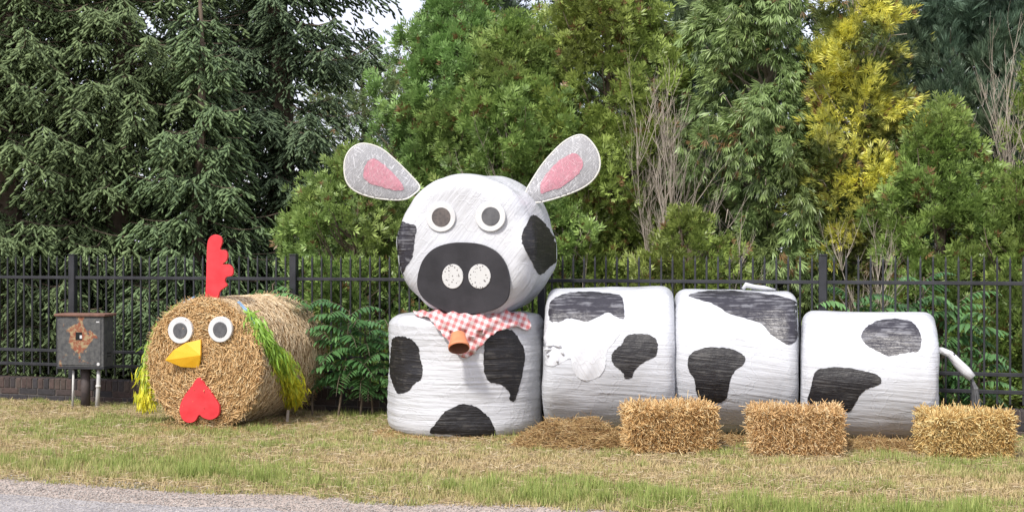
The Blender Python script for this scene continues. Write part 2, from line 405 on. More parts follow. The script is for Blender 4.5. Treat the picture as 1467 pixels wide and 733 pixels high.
# ------------------------------------------------------------------ trees
sh = np.array([(.6, .02, 0), (-.3, .02, .52), (-.3, .02, -.52), (.95, .72, 0), (-.48, .72, .82), (-.48, .72, -.82), (0, 1, 0)])
shf = np.array([(0, 1, 4), (0, 4, 3), (1, 2, 5), (1, 5, 4), (2, 0, 3), (2, 3, 5), (3, 4, 6), (4, 5, 6), (5, 3, 6)])
def tubes(mb, lines, n=5):
    for pts, r in lines: mb.tube(pts, r, n, False)
def spruce(label, px, Y, H, R, z0=.25, dens=1.0, dark=(.055, .085, .038), light=(.26, .35, .15), group=None, size=1.45, hvis=6.2, seed=0, name='spruce_tree', lean=0):
    global RNG; RNG = np.random.default_rng(seed+100); rnd = random.Random(seed)
    X = gx(px, Y); root = empty(name, (X, Y, 0)); tag(root, label, 'tree', group)
    mb = MB(); hs = np.linspace(0, H, 10)
    mb.tube([(X+lean*h/H+.04*math.sin(h*1.3+seed), Y, h) for h in hs], [.17*(1-h/H)**.8*H/9+.012 for h in hs], 9)
    lines = []; SP_, SD, SU, SC, TC, SS = [], [], [], [], [], []
    z = z0; dark = np.array(dark); light = np.array(light)
    while z < H-.25:
        low = z < hvis; nb = (10 if dens >= 1 else 7) if low else 5
        for j in range(nb):
            az = rnd.uniform(0, 2*math.pi); zz = z+rnd.uniform(-.12, .12)
            facing = -math.sin(az)
            if facing < -.25 and rnd.random() < .72: continue
            L = R*(1-zz/H)**.75*rnd.choice((rnd.uniform(.8, 1.15), rnd.uniform(.35, .8)))
            if L < .15: continue
            d = np.array((math.cos(az), math.sin(az), 0.)); s_ = np.array((-d[1], d[0], 0.))
            o = np.array((X+lean*zz/H, Y, zz)); dr = rnd.uniform(.35, .6); cu = rnd.uniform(.25, .45)
            cen = lambda t: o+d*(L*t)[:, None]+np.array((0, 0, 1.))*(L*(-dr*t+cu*t*t))[:, None]+s_*(.06*L*np.sin(t*4+az))[:, None]
            ts = np.linspace(0, 1, 6); lines.append(([tuple(p) for p in cen(ts)], [.018*L/2*(1-.85*t)+.003 for t in ts]))
            step = .066*size/dens*(1 if low else 2.2)
            t = np.arange(.12 if low else .3, 1.0, step/L); t = t[RNG.uniform(size=len(t)) < .95]
            if len(t) == 0: continue
            for sgn in (-1, 1):
                tt = t+RNG.uniform(-.5, .5, len(t))*step/L
                tl = (.20+.42*L/2*(1-tt)**.8*np.minimum(1, tt*4))*RNG.uniform(.6, 1.15, len(t))
                b0 = cen(tt); dd = nrm(d*.8+s_*sgn*RNG.uniform(.5, 1.0, len(t))[:, None]+rv(len(t), .15))
                ns = 7; q = (np.arange(ns)+RNG.uniform(.1, .9, (len(t), ns)))/ns
                pos = b0[:, None]+dd[:, None]*(tl[:, None]*q)[..., None]
                pos[..., 2] -= (tl[:, None]*q**1.5)*(.55+.7*RNG.uniform(size=(len(t), 1)))
                sd_ = np.sign(RNG.uniform(-1, 1, q.shape))[..., None]*np.cross(dd, (0, 0, 1))[:, None]
                dirs = dd[:, None]*.75+sd_*RNG.uniform(.1, .8, q.shape)[..., None]+np.array((0, 0, -.62))
                pos = pos.reshape(-1, 3); SP_.append(pos); SD.append(dirs.reshape(-1, 3)+rv(len(pos), .12))
                g = RNG.uniform(0, 1, len(pos))*.55+.45*np.repeat(RNG.uniform(0, 1, len(t)), ns)
                C = dark+(light-dark)*g[:, None]*.5; SC.append(C); TC.append(dark+(light-dark)*(.35+.75*g[:, None]))
                L_ = RNG.uniform(.055, .095, len(pos))*size*(1 if low else 1.7); SS.append(np.c_[L_*.145, L_*.92, L_*.145])
        z += .20 if low else .42
    P = np.vstack(SP_); n = len(P)
    V, F, c = scatter(sh, shf, P, np.vstack(SD), rv(n)+(0, 0, 1), np.vstack(SS), np.vstack(SC), np.vstack(TC))
    ok = P[:, 2] > .05; F = F.reshape(n, -1, 3)[ok].reshape(-1, 3)
    tubes(mb, lines, 4); mb.build('trunk', M_bark, root); mesh('crown', V, F, M_needle, root, col=c)
    print(name, n)
    return root
def mkspray(nl=5, spread=1.1, w=.16, l=.62, curl=.25):
    V = []; F = []
    for i in range(nl):
        a = (i-(nl-1)/2)/(nl/2)*spread; ln = l*(1-.22*abs(a)); o = np.array((math.sin(a)*.10, .15*abs(math.cos(a)) if i % 2 else .0, 0))
        d = np.array((math.sin(a), math.cos(a), 0)); s = np.array((d[1], -d[0], 0)); zz = curl*(1 if i % 2 else -.6)
        b = len(V); V += [o, o+d*ln*.5+s*w/2*1.0+np.array((0, 0, zz*.18)), o+d*ln*.5-s*w/2+np.array((0, 0, zz*.02)), o+d*ln+np.array((0, 0, zz*.3))]
        F += [(b, b+1, b+2), (b+1, b+3, b+2)]
    return np.array(V), np.array(F)
SPRAY = mkspray(); FEATHER = mkspray(5, .42, .10, 1.0, .35); DROOP = mkspray(5, .55, .12, 1.0, .5); BROAD = mkspray(4, 1.5, .34, .7, .5)
def leafy(name, label, px, Y, H, R, cd, cl, z0=.15, nclump=700, per=42, size=.115, crad=.125, mode='up', shape='oval', tmpl=SPRAY, group=None,
          seed=0, ry=None, gold=None, cat='tree', lean=0, hollow=.3, limbs=110, barkm=None, ragged=.42):
    global RNG; RNG = np.random.default_rng(seed+500); X = gx(px, Y); ry = ry or R
    root = empty(name, (X, Y, 0)); tag(root, label, cat, group)
    h = RNG.uniform(0, 1, nclump*3); z = z0+(H-z0)*h
    prof = {'oval': np.clip(1.02-np.abs(h*1.0-.38)**2.2*2.2, .12, 1), 'cone': np.clip((1-h)**.65*1.05+.04, .05, 1), 'col': np.clip(1-h**4*.85, .1, 1), 'round': np.sqrt(np.clip(1-(h*2-1)**2*.92, .02, 1))}[shape]
    az = RNG.uniform(0, 2*math.pi, len(h)); face = -np.sin(az)
    kp = (RNG.uniform(0, 1, len(h)) < np.where(face < -.3, .35, 1)) & (RNG.uniform(0, 1, len(h)) < prof+.1); kp = np.flatnonzero(kp)[:nclump]
    h, z, prof, az = h[kp], z[kp], prof[kp], az[kp]; m_ = len(h)
    rr = np.sqrt(RNG.uniform(hollow, 1, m_)); lump = 1+ragged*vn(np.c_[np.cos(az)*2.0+7, np.sin(az)*2.0, z*1.6+seed], 41)+ragged*.7*vn(np.c_[np.cos(az)*5+3, np.sin(az)*5, z*4+seed], 42)
    out = np.c_[np.cos(az), np.sin(az), az*0]
    Cc = np.c_[X+lean*h+R*prof*rr*lump*np.cos(az), Y+ry*prof*rr*lump*np.sin(az), z]
    up = np.array((0, 0, 1.))
    if mode == 'up': ax = nrm(out*.55+up*.8+rv(m_, .25))
    elif mode == 'vert': ax = nrm(out*.25+up+rv(m_, .15))
    elif mode == 'droop': ax = nrm(out*.6-up*.45+rv(m_, .3))
    else: ax = nrm(out*.8+up*.3+rv(m_, .5))
    n = m_*per; ci = np.repeat(np.arange(m_), per); A = ax[ci]
    cs = crad*RNG.uniform(.6, 1.3, m_)[ci]
    P = Cc[ci]+rv(n)*cs[:, None]*.5+A*(RNG.uniform(-1, 1, n)*cs*.8)[:, None]
    D = A*1.0+nrm(P-Cc[ci])*.65+rv(n, .3)
    if mode == 'droop': D += np.array((0, 0, -.5))
    ct = RNG.uniform(0, 1, m_)[ci]; g = np.clip(.5*ct+.5*RNG.uniform(0, 1, n), 0, 1)[:, None]
    cd = np.array(cd); cl = np.array(cl); C = cd*(1-g)+cl*g
    ol = np.clip(.15+.9*vn(P*1.3+seed, 91)+.5*vn(P*4+seed, 92), 0, 1)[:, None]*.34; C = C*(1-ol)+(C.mean(1, keepdims=True)*np.array((1.25, 1.25, .35)))*ol
    if gold is not None: C = gold(P, C, ci)
    br = (RNG.uniform(0, 1, n) < .03+.25*(vn(P*3.1+seed, 95) > .62)) & (tmpl is not FEATHER); C[br] = np.array((.20, .12, .05))
    hole = .9*vn(P*np.array((2.1, 1.2, 1.7))+seed, 93)+.5*vn(P*5+seed, 94); ok = (P[:, 2] > .04) & (hole < .42); P, D, C, ct = P[ok], D[ok], C[ok], ct[ok]; n = len(P)
    sc = size*RNG.uniform(.42, 1.0, n)**.8*1.3*(.8+.4*ct)
    V, F, c = scatter(tmpl[0], tmpl[1], P, D, rv(n)+np.array((0, -.6, .3)), sc, C*.9, C*1.25)
    mb = MB(); hs = np.linspace(0, H*.93, 9)
    mb.tube([(X+lean*q/H+.03*math.sin(q*2+seed), Y, q) for q in hs], [max(.008, .035+.05*R*(1-q/H)) for q in hs], 7)
    for i in RNG.choice(m_, min(limbs, m_), replace=False):
        c_ = Cc[i]; zb = max(.1, c_[2]-.5*np.linalg.norm(c_[:2]-(X, Y))-.25); a = np.array((X+lean*zb/H, Y, zb)); md = a*.45+c_*.55+np.array((0, 0, -.08))
        mb.tube([tuple(a), tuple(md), tuple(c_), tuple(c_+ax[i]*.18)], [.014, .010, .006, .003], 4, False)
    mb.build('trunk', barkm or M_bark, root); mesh('crown', V, F, M_leaf, root, col=c)
    print(name, n); return root
def bare(label, px, Y, H, spread, n=9, seed=0, z0=0., lean=0, group=None, rb=.012, name='bare_shrub'):
    rnd = random.Random(seed); X = gx(px, Y); root = empty(name, (X, Y, 0)); tag(root, label, 'shrub', group); mb = MB()
    def grow(p, d, L, r, lv):
        pts = [p]; k_ = 6; q = Vector(p); d = Vector(d).normalized()
        for i in range(k_):
            d = (d+Vector((rnd.gauss(0, .10), rnd.gauss(0, .10), rnd.gauss(.03, .05)))).normalized(); q = q+d*L/k_; pts.append(q.copy())
        mb.tube(pts, [r*(1-.75*i/k_) for i in range(k_+1)], 5 if lv == 0 else 3, False)
        if lv < 2:
            for i in range(13 if lv == 0 else 7):
                t = rnd.uniform(.22, 1); a = pts[min(int(t*k_), k_)]; dd = (d+Vector((rnd.gauss(0, .36), rnd.gauss(0, .36), rnd.gauss(0.2, .25)))).normalized()
                grow(a, dd, L*rnd.uniform(.2, .42), r*.5, lv+1)
    for i in range(n):
        a = rnd.uniform(0, 6.28); e = spread*rnd.uniform(.1, 1)
        grow(Vector((X+.08*math.cos(a), Y+.08*math.sin(a), z0)), (lean+math.cos(a)*e, math.sin(a)*e, 1), H*rnd.uniform(.7, 1.05), rb*rnd.uniform(.7, 1.1), 0)
    mb.build('twigs', M_twig, root); return root

# spruces at the left
spruce('dark spruce at the left edge of the photo with low sweeping boughs', 15, 17.6, 10, 2.3, seed=1)
spruce('tall spruce with long hanging boughs right behind the utility box', 175, 17.9, 10.5, 2.3, seed=2)
spruce('smaller fresher green spruce above the red comb, tip ending near the photo top', 285, 16.8, 4.95, 1.35, seed=3, light=(.23, .33, .14), dark=(.05, .085, .045))
spruce('dark spruce whose right boughs border the patch of open sky', 400, 18.6, 11, 2.25, seed=4, dark=(.028, .052, .032), light=(.20, .28, .14))
spruce('dark spruce just outside the left edge of the photo', -230, 17.8, 10, 2.2, seed=40)
# lighter hedge conifers in the middle
YG = dict(cd=(.07, .135, .035), cl=(.38, .54, .15))
leafy('arborvitae_shrub', 'low light green arborvitae in front of the dark spruce, left of the cow head', 508, 15.6, 2.75, .72, shape='col', nclump=330, seed=5, cat='shrub', **YG)
leafy('arborvitae_tree', 'bushy green arborvitae beside the sky gap, behind the left cow ear', 618, 16.9, 4.75, 1.02, (.045, .09, .022), (.30, .50, .15), shape='oval', nclump=850, seed=6, lean=.35)
leafy('arborvitae_tree', 'bright green arborvitae directly above the cow head', 738, 16.4, 4.35, 1.0, shape='col', nclump=850, seed=7, **YG)
leafy('arborvitae_tree', 'yellowish green arborvitae behind the right cow ear', 872, 16.3, 5.4, .95, shape='col', nclump=900, seed=8, cd=(.06, .10, .02), cl=(.42, .54, .13))
# darker blue green cypresses behind
BL = dict(cd=(.042, .078, .05), cl=(.17, .26, .175), tmpl=FEATHER, mode='vert', size=.13, crad=.16)
leafy('cypress_tree', 'blue green cypress showing its feathery top between the two middle arborvitaes', 690, 19.6, 7.2, 1.1, shape='cone', nclump=600, seed=9, **BL)
leafy('cypress_tree', 'tall blue green cypress in the dark gap behind the bare brown twigs', 985, 18.6, 7.6, 1.05, shape='col', nclump=900, seed=10, **BL)
leafy('cypress_tree', 'wide blue green cypress at the upper right behind the bare twigs', 1375, 17.9, 7.2, 1.35, shape='col', nclump=1100, seed=12, **BL)
leafy('thread_cypress', 'olive green conifer with drooping threadlike sprays above the third body bale', 1098, 15.9, 5.6, .92, (.045, .085, .022), (.31, .43, .16), shape='col', nclump=900, tmpl=DROOP, mode='droop', size=.105, crad=.15, seed=13, limbs=150, barkm=M_twig)
def goldfun(P, C, ci):
    w = np.clip((P[:, 2]-3.0)*.20+.28+1.1*vn(P*2.6, 51)+1.1*vn(P*5, 52), 0, 1)[:, None]; r = RNG.uniform(0, 1, len(P))[:, None]
    return C*(1-w)+(np.array((.88, .82, .15))*r+np.array((.56, .58, .13))*(1-r))*w
leafy('golden_arborvitae', 'golden yellow arborvitae rising above the low plump bale', 1232, 15.3, 5.0, .66, (.055, .085, .025), (.17, .21, .055), shape='col', nclump=620, tmpl=DROOP, mode='out', size=.085, crad=.13, seed=14, gold=goldfun, hollow=.25, limbs=110, barkm=M_twig)
leafy('arborvitae_shrub', 'rounded light green arborvitae right of the golden one', 1350, 14.6, 3.15, .66, (.055, .10, .022), (.35, .50, .13), shape='col', nclump=380, seed=15, cat='shrub')
leafy('arborvitae_shrub', 'green arborvitae at the right edge of the photo', 1470, 14.3, 2.45, .62, (.055, .10, .022), (.34, .47, .12), shape='col', nclump=330, seed=16, cat='shrub')
leafy('arborvitae_shrub', 'low yellowish arborvitae behind the fence above the second body bale', 985, 14.9, 2.0, .6, (.06, .10, .02), (.36, .47, .11), shape='col', nclump=200, seed=17, cat='shrub')
leafy('arborvitae_tree', 'green arborvitae just outside the right edge of the photo', 1600, 15.2, 5.0, .95, (.07, .12, .028), (.37, .48, .11), shape='col', nclump=700, seed=41)
bare('leafless brown shrub with upright twigs in the dark gap beside the cypress', 972, 15.3, 3.2, .05, 9, seed=18)
bare('thinner leafless shrub between the brown twigs and the olive conifer', 1012, 15.2, 2.2, .05, 6, seed=19)
bare('bare pale branching shrub at the right edge of the photo', 1462, 15.0, 3.6, .45, 9, seed=20, lean=-.1, rb=.011)
bare('small dead shrub at the foot of the golden arborvitae', 1262, 14.3, 1.75, .2, 6, seed=21, lean=-.05, rb=.008)
bare('dead twiggy shrub inside the middle hedge above the cow head', 800, 15.7, 3.3, .12, 4, seed=22)
# second row and far wood
spruce('dark spruce standing in the back row at the far left', 90, 23, 11, 2.7, dens=.6, seed=31, size=1.5, name='spruce_tree', dark=(.022, .042, .028), light=(.085, .12, .07))
spruce('dark spruce in the back row between the two tall left spruces', 300, 23.5, 11, 2.6, dens=.6, seed=32, size=1.5, dark=(.022, .042, .028), light=(.085, .12, .07))
spruce('dark spruce in the back row behind the middle hedge', 800, 22.5, 10, 2.1, dens=.6, seed=33, size=1.5, dark=(.022, .042, .03), light=(.085, .12, .075))
spruce('dark spruce in the back row behind the olive conifer', 1060, 22.5, 10, 2.4, dens=.6, seed=34, size=1.5, dark=(.022, .042, .03), light=(.085, .12, .075))
spruce('dark spruce in the back row behind the golden arborvitae', 1260, 22, 10, 2.3, dens=.6, seed=35, size=1.5, dark=(.022, .042, .03), light=(.085, .12, .075))
spruce('dark spruce in the back row at the right edge of the photo', 1440, 21.5, 10, 2.4, dens=.6, seed=36, size=1.5, dark=(.022, .042, .03), light=(.085, .12, .075))
leafy('birch_tree', 'hazy pale green tree far behind the hedge below the open sky', 520, 31, 5.95, 1.5, (.09, .14, .05), (.2, .27, .11), shape='round', nclump=420, per=30, size=.17, crad=.35, mode='out', seed=37)

# ------------------------------------------------------------------ sumac plants
def sumac(label, px, Y, H, nl=16, L=.42, seed=0, offx=0, stems=3):
    global RNG; RNG = np.random.default_rng(seed+900); rnd = random.Random(seed); X = gx(px, Y)
    root = empty('sumac_plant', (X, Y, 0)); tag(root, label, 'plant', 'feathery sumac plants at the fence'); mb = MB(); PP, DD, UU, CC, SS = [], [], [], [], []
    for s_ in range(stems):
        bx = X+(s_-(stems-1)/2)*.24+rnd.uniform(-.05, .05); by = Y+rnd.uniform(-.03, .08); hh = H*rnd.uniform(.72, 1.0); tipx = bx+rnd.uniform(-.12, .12)
        mb.tube([(bx, by, 0), ((bx+tipx)/2+.02, by, hh*.5), (tipx, by, hh)], [.012, .010, .006], 6)
        for i in range(nl):
            t = .30+.70*(i+.5)/nl; o = np.array((bx+(tipx-bx)*t, by, hh*t)); az = i*2.4+rnd.uniform(-.3, .3)
            d = np.array((math.cos(az), math.sin(az)*.6-.15, 0)); l = L*rnd.uniform(.75, 1.1)*(.75 if t > .93 else 1); rise = .30+1.0*(t-.35)
            q = np.linspace(0, 1, 13); cu = o+d*(l*q)[:, None]+np.array((0, 0, 1.))*(l*(rise*q-.75*q*q))[:, None]
            mb.tube([tuple(p) for p in cu[::3]], [.004, .0035, .003, .0025, .0015], 4, False)
            ln = l*.30*np.sin(np.clip(q*.86+.14, 0, 1)*math.pi)**.6
            sd_ = nrm(np.cross(d, (0, 0, 1)))
            for sg in (-1, 1):
                PP.append(cu[1:]); DD.append(np.tile(sd_*sg+d*.35+np.array((0, 0, -.45)), (12, 1))+rv(12, .12)); UU.append(np.tile((0, 0, 1.), (12, 1))); SS.append(ln[1:])
                g = rnd.uniform(0, 1); CC.append(np.tile(np.array((.065, .165, .055))*(1-g)+np.array((.16, .32, .11))*g, (12, 1))*RNG.uniform(.85, 1.15, (12, 1)))
    lt = np.array([(0, 0, 0), (.13, .3, .03), (-.13, .3, .03), (.10, .7, -.02), (-.10, .7, -.02), (0, 1, -.12)]); lf = np.array([(0, 1, 2), (1, 3, 2), (3, 4, 2), (3, 5, 4)])
    S_ = np.concatenate(SS)
    V, F, c = scatter(lt, lf, np.vstack(PP), np.vstack(DD), np.vstack(UU), S_, np.vstack(CC))
    mb.build('stem', M_bark, root); mesh('leaves', V, F, M_leaf, root, col=c)
sumac('large feathery green sumac filling the space between the straw rooster and the cow', 486, 13.95, 1.24, 18, .48, 1, stems=3)
sumac('smaller sumac with leaves reaching the left side of the cow front bale', 544, 13.9, .95, 15, .36, 2, stems=2)
sumac('feathery sumac peeping over the top of the straw rooster bale', 378, 14.55, 1.45, 12, .42, 3, stems=2)
sumac('sumac behind the fence above the bale with the tail', 1270, 12.95, 1.50, 15, .50, 4, stems=3)
sumac('dark green sumac behind the fence above the cow tail', 1345, 12.9, 1.50, 14, .50, 5, stems=3)
sumac('low sumac behind the fence under the cow tail', 1372, 12.75, .95, 13, .38, 6, stems=2)

# ------------------------------------------------------------------ bales
FLIP = False
def bale(R, L, rnd_=.12, nr=200, npf=44, ncap=16, lump=.02, wrap=.0025, wf=(2, 2, 50), seed=0, flat=0.0, axis='Y', pinch=0.0):
    """closed barrel along local Y, rounded shoulders; returns V (n,3), F"""
    prof = []
    for i in range(1, ncap+1): prof.append(((R-rnd_)*i/ncap, -L/2))
    for i in range(1, 10): a = math.pi/2*i/9; prof.append((R-rnd_+rnd_*math.sin(a), -L/2+rnd_-rnd_*math.cos(a)))
    for i in range(1, npf): prof.append((R, -L/2+rnd_+(L-2*rnd_)*i/npf))
    p2 = [(r, -y) for r, y in prof[:ncap+9]][::-1]; prof += p2
    prof = np.array(prof); a = np.linspace(0, 2*math.pi, nr, endpoint=False)
    cap = 1-(prof[:, 0]/R)**2; y = prof[:, 1]+np.sign(prof[:, 1])*cap*.035*(np.abs(prof[:, 1]) > L/2-rnd_*1.01)
    V = np.stack([prof[:, 0:1]*np.cos(a), np.repeat(y[:, None], nr, 1), prof[:, 0:1]*np.sin(a)], -1).reshape(-1, 3)
    V = np.vstack([V, [(0, -L/2-.035, 0), (0, L/2+.035, 0)]])
    m_ = len(prof); ii, jj = np.meshgrid(np.arange(m_-1), np.arange(nr), indexing='ij'); j2 = (jj+1) % nr
    F = np.stack([ii*nr+jj, ii*nr+j2, (ii+1)*nr+j2, (ii+1)*nr+jj], -1).reshape(-1, 4)
    c0, c1 = m_*nr, m_*nr+1; FT = [(c0, (k_+1) % nr, k_) for k_ in range(nr)]+[(c1, (m_-1)*nr+k_, (m_-1)*nr+(k_+1) % nr) for k_ in range(nr)]
    faces = [tuple(int(x) for x in f)[::-1] for f in F]+[f[::-1] for f in FT]
    if FLIP: faces = [f[::-1] for f in faces]
    nd = nrm(np.c_[V[:, 0], V[:, 1]*np.clip(np.abs(V[:, 1])/(L/2), 0, 1)**8*1.5, V[:, 2]])
    d = lump*vn(V*2.3+seed*3.7, 61)+lump*.5*vn(V*5+seed, 62)+wrap*vn(V*np.array(wf)+seed, 63)+wrap*.8*vn(V*np.array(wf)*2.1+seed, 64)
    if pinch: d += -pinch*np.abs(np.sin(np.arctan2(V[:, 2], V[:, 0])*4.5+V[:, 1]))**6*np.clip((np.abs(V[:, 1])/(L/2))**3, 0, 1)*np.clip((np.hypot(V[:, 0], V[:, 2])/R-.8)*6, 0, 1)
    V = V+nd*d[:, None]
    if flat: zf = -R*(1-flat); V[:, 2] = np.where(V[:, 2] < zf, zf+(V[:, 2]-zf)*.08, V[:, 2])
    return V, faces
def place(V, rot, loc): return np.array([(rot @ Vector(v))+Vector(loc) for v in V])
def bvh(V, F): return BVHTree.FromPolygons([Vector(v) for v in V], F)
def surf(poly_px, tree, off, depth, step=3.2, fold=None, maxd=None):
    """outline seen in the photo -> skin lying on the bale surface behind it"""
    P2, F = tri2d(poly_px, step); out = []; o = Vector((0, 0, CAMH))
    for x, y in P2:
        d = Vector((x-733.5, FPX, -(y-HZ))).normalized(); h = tree.ray_cast(o, d)
        if h[0] is None:
            q = o+d*depth; h = tree.find_nearest(q)
        p, nn = h[0], h[1]
        if nn.dot(d) > .25: nn = -nn
        of = off+(fold(x, y) if fold else 0); out.append(p+nn*of)
    F = [f[::-1] for f in F]
    return np.array([tuple(q) for q in out]), F
def patch(poly, sc, org, tree, depth, m_, parent, rag=1.5, off=.004, name='black_patch', lab=None, seed=1, fold=None, n=6, thick=.0):
    P = [(org[0]+x/sc, org[1]+y/sc) for x, y in poly]; P = smoothpoly(P, n, rag/2, seed)
    V, F = surf(P, tree, off, depth, fold=fold); o = mesh(name, V, F, m_, parent, smooth=True)
    if lab: o['label'] = lab
    if thick:
        md = o.modifiers.new('solid', 'SOLIDIFY'); md.thickness = thick; md.offset = 1
    return o
Z3, Z4, Z5, Z6, Z2 = (2.4425, (480, 180)), (3.333, (530, 430)), (2.4425, (760, 380)), (2.4423, (1060, 380)), (2.29, (160, 320))
M_sheen = black_mat('black_painted_sheen', (0, 0, 0), (.024, .022, .030), .32, (.15, .15, .165), .60)  # paler grey and streaks put the sky's sheen into the black colour

# front body bale: stands on its flat end
Y0 = 12.93; base = (gx(667, Y0), Y0, 0)
V, F = bale(.722, 1.06, .10, lump=.018, wrap=.0035, wf=(1.6, 50, 1.6), seed=1, npf=60)
rot = Matrix.Rotation(rad(90), 3, 'X'); Vw = place(V, rot, (base[0], base[1], .535)); fb = empty('wrapped_bale', base)
tag(fb, 'wide white wrapped bale standing upright under the cow head, with three black patches', 'hay bale', 'white wrapped bales of the cow')
WM = wrap_mat('film_front', (0, 0, 0)); mesh('plastic_wrap', Vw, F, WM, fb, smooth=True)
T = bvh(Vw, F); BM = black_mat('painted_black_front', (0, 0, 0), (.012, .011, .013), .45, (.06, .055, .05), .66)
A = [(130, 172), (170, 175), (205, 190), (232, 225), (238, 270), (252, 320), (245, 375), (215, 395), (185, 430), (160, 442), (130, 440), (110, 395), (97, 350), (97, 290), (103, 225), (108, 185)]
B = [(560, 160), (600, 148), (640, 140), (680, 145), (710, 185), (735, 235), (735, 300), (722, 370), (705, 440), (690, 480), (668, 475), (662, 435), (620, 400), (575, 390), (548, 350), (543, 280), (548, 200)]
C_ = [(290, 632), (310, 590), (360, 530), (420, 500), (460, 494), (510, 510), (560, 550), (590, 600), (603, 640), (600, 664), (480, 655), (380, 640)]
for i, q in enumerate((A, B, C_)): patch(q, Z4[0], Z4[1], T, 12.5, BM, fb, seed=i+1)
FBT = T
# head bale
rh, Lh = .655, 1.08; yaw = rad(-15)
rot = Matrix.Rotation(yaw, 3, 'Z'); fc = Vector((gx(661, 12.36), 12.36, 1.695)); ctr = fc+rot @ Vector((0, Lh/2, 0))
V, F = bale(rh, Lh, .15, lump=.028, wrap=.0022, wf=(3, 3, 3), seed=5, npf=40, pinch=.022)
Vw = place(V, rot, ctr); hb = empty('cow_head_bale', (ctr.x, ctr.y, 1.06))
tag(hb, 'white wrapped bale made into a cow head with big ears, resting on the upright bale', 'cow head')
mesh('plastic_wrap', Vw, F, wrap_mat('film_head', (0, rad(-52), 0), amp=.34), hb, smooth=True); T = bvh(Vw, F)
L_ = [(216, 335), (250, 340), (285, 355), (280, 390), (275, 430), (270, 460), (245, 500), (225, 545), (208, 520), (203, 470), (200, 400)]
R_ = [(655, 380), (680, 325), (700, 313), (735, 345), (760, 380), (777, 410), (775, 470), (750, 495), (730, 515), (710, 520), (690, 480), (668, 440), (655, 410)]
patch(L_, Z3[0], Z3[1], T, 12.6, M_sheen, hb, seed=7, lab='shiny black patch on the left cheek')
patch(R_, Z3[0], Z3[1], T, 12.6, BM, hb, seed=8, lab='ragged black patch on the right side of the head')
def face_plane(tree, cx, cy, depth):
    o = Vector((0, 0, CAMH)); d = Vector((cx-733.5, FPX, -(cy-HZ))).normalized(); return tree.ray_cast(o, d)[0]
def plate(name, poly_px, yaw_, anchor, thick, m_, parent, off=0.0, bev=.003, lab=None, n=4, tilt=0, smooth=True):
    """outline seen in the photo -> a real board of its own thickness, standing on the plane through anchor"""
    nrmv = Matrix.Rotation(yaw_, 3, 'Z') @ (Matrix.Rotation(tilt, 3, 'X') @ Vector((0, -1, 0))); a = Vector(anchor)+nrmv*off; o = Vector((0, 0, CAMH))
    P = smoothpoly(poly_px, n) if smooth else list(poly_px); pts = []
    if area(P) < 0: P.reverse()
    for x, y in P:
        d = Vector((x-733.5, FPX, -(y-HZ))); t = (a-o).dot(nrmv)/d.dot(nrmv); pts.append(o+d*t)
    c = sum(pts, Vector())/len(pts); k_ = len(pts); rings = []
    for s_, dep in ((1, thick), (1, bev), (None, 0)):
        rings.append([(p+(c-p).normalized()*bev*(1 if s_ is None else 0))-nrmv*dep for p in pts])
    V = [v for r in rings for v in r]; F = [tuple(range(k_))]
    for r in range(2): F += [(r*k_+i, (r+1)*k_+i, (r+1)*k_+(i+1) % k_, r*k_+(i+1) % k_) for i in range(k_)]
    F.append(tuple(2*k_+i for i in range(k_))[::-1])
    q = mesh(name, [tuple(v) for v in V], F, m_, parent)
    if lab: q['label'] = lab
    import bmesh
    b = bmesh.new(); b.from_mesh(q.data); bmesh.ops.recalc_face_normals(b, faces=b.faces); b.to_mesh(q.data); b.free()
    return q
def circ(cx, cy, rx, ry=None, n=40): ry = ry or rx; return [(cx+rx*math.cos(2*math.pi*i/n), cy+ry*math.sin(2*math.pi*i/n)) for i in range(n)]
M_white = varied('white_board', (.58, .58, .585), (.67, .67, .66), 12, .5, .15, 80)
M_snout = varied('snout_board', (.012, .011, .014), (.028, .026, .031), 5, .5, .2, 50)
M_pupil = varied('worn_dark_disc', (.07, .06, .06), (.13, .11, .10), 30, .5, .3, 90)
M_pupil2 = varied('dark_grey_disc', (.075, .075, .08), (.12, .12, .125), 20, .45, .2, 90)
m = mat('speckled_board', (.8, .8, .8), .55); k = NT(m); co = k.coord(); v = k.n('ShaderNodeTexVoronoi'); v.inputs['Scale'].default_value = 42; k.l(co, v.inputs['Vector'])
k.l(k.ramp(v.outputs[0], [(.20, (.06, .05, .05)), (.30, (.56, .56, .55))]), k.b.inputs['Base Color']); M_speck = m
face = face_plane(T, 665, 370, 12); fo = .022
sn = [(287, 560), (292, 510), (310, 465), (345, 430), (395, 412), (450, 408), (510, 415), (560, 438), (592, 475), (607, 520), (610, 570), (600, 610), (565, 640), (510, 655), (460, 658), (400, 652), (345, 632), (305, 600)]
snout = plate('snout', [(480+x/Z3[0], 180+y/Z3[0]) for x, y in sn], yaw, face, .03, M_snout, hb, off=.045)
for x, rx in ((411, 37), (505, 39)): plate('nostril', circ(480+x/Z3[0], 180+527/Z3[0], rx/Z3[0], 43/Z3[0], 32), yaw, face, .012, M_speck, snout, off=.045+.010, smooth=False)
for (x, y, r, ri, mm, lb) in ((631.3, 311, 21, 13.5, M_pupil, 'white ring eye with a brownish grey pupil'), (702.3, 310, 21.5, 13.2, M_pupil2, 'white ring eye with a dark grey pupil')):
    e = plate('eye', circ(x, y, r), yaw, face, .02, M_white, hb, off=.012, lab=lb, smooth=False)
    plate('pupil', circ(x+.5, y, ri, ri*1.03), yaw, face, .008, mm, e, off=.016, smooth=False)
    mb = MB()
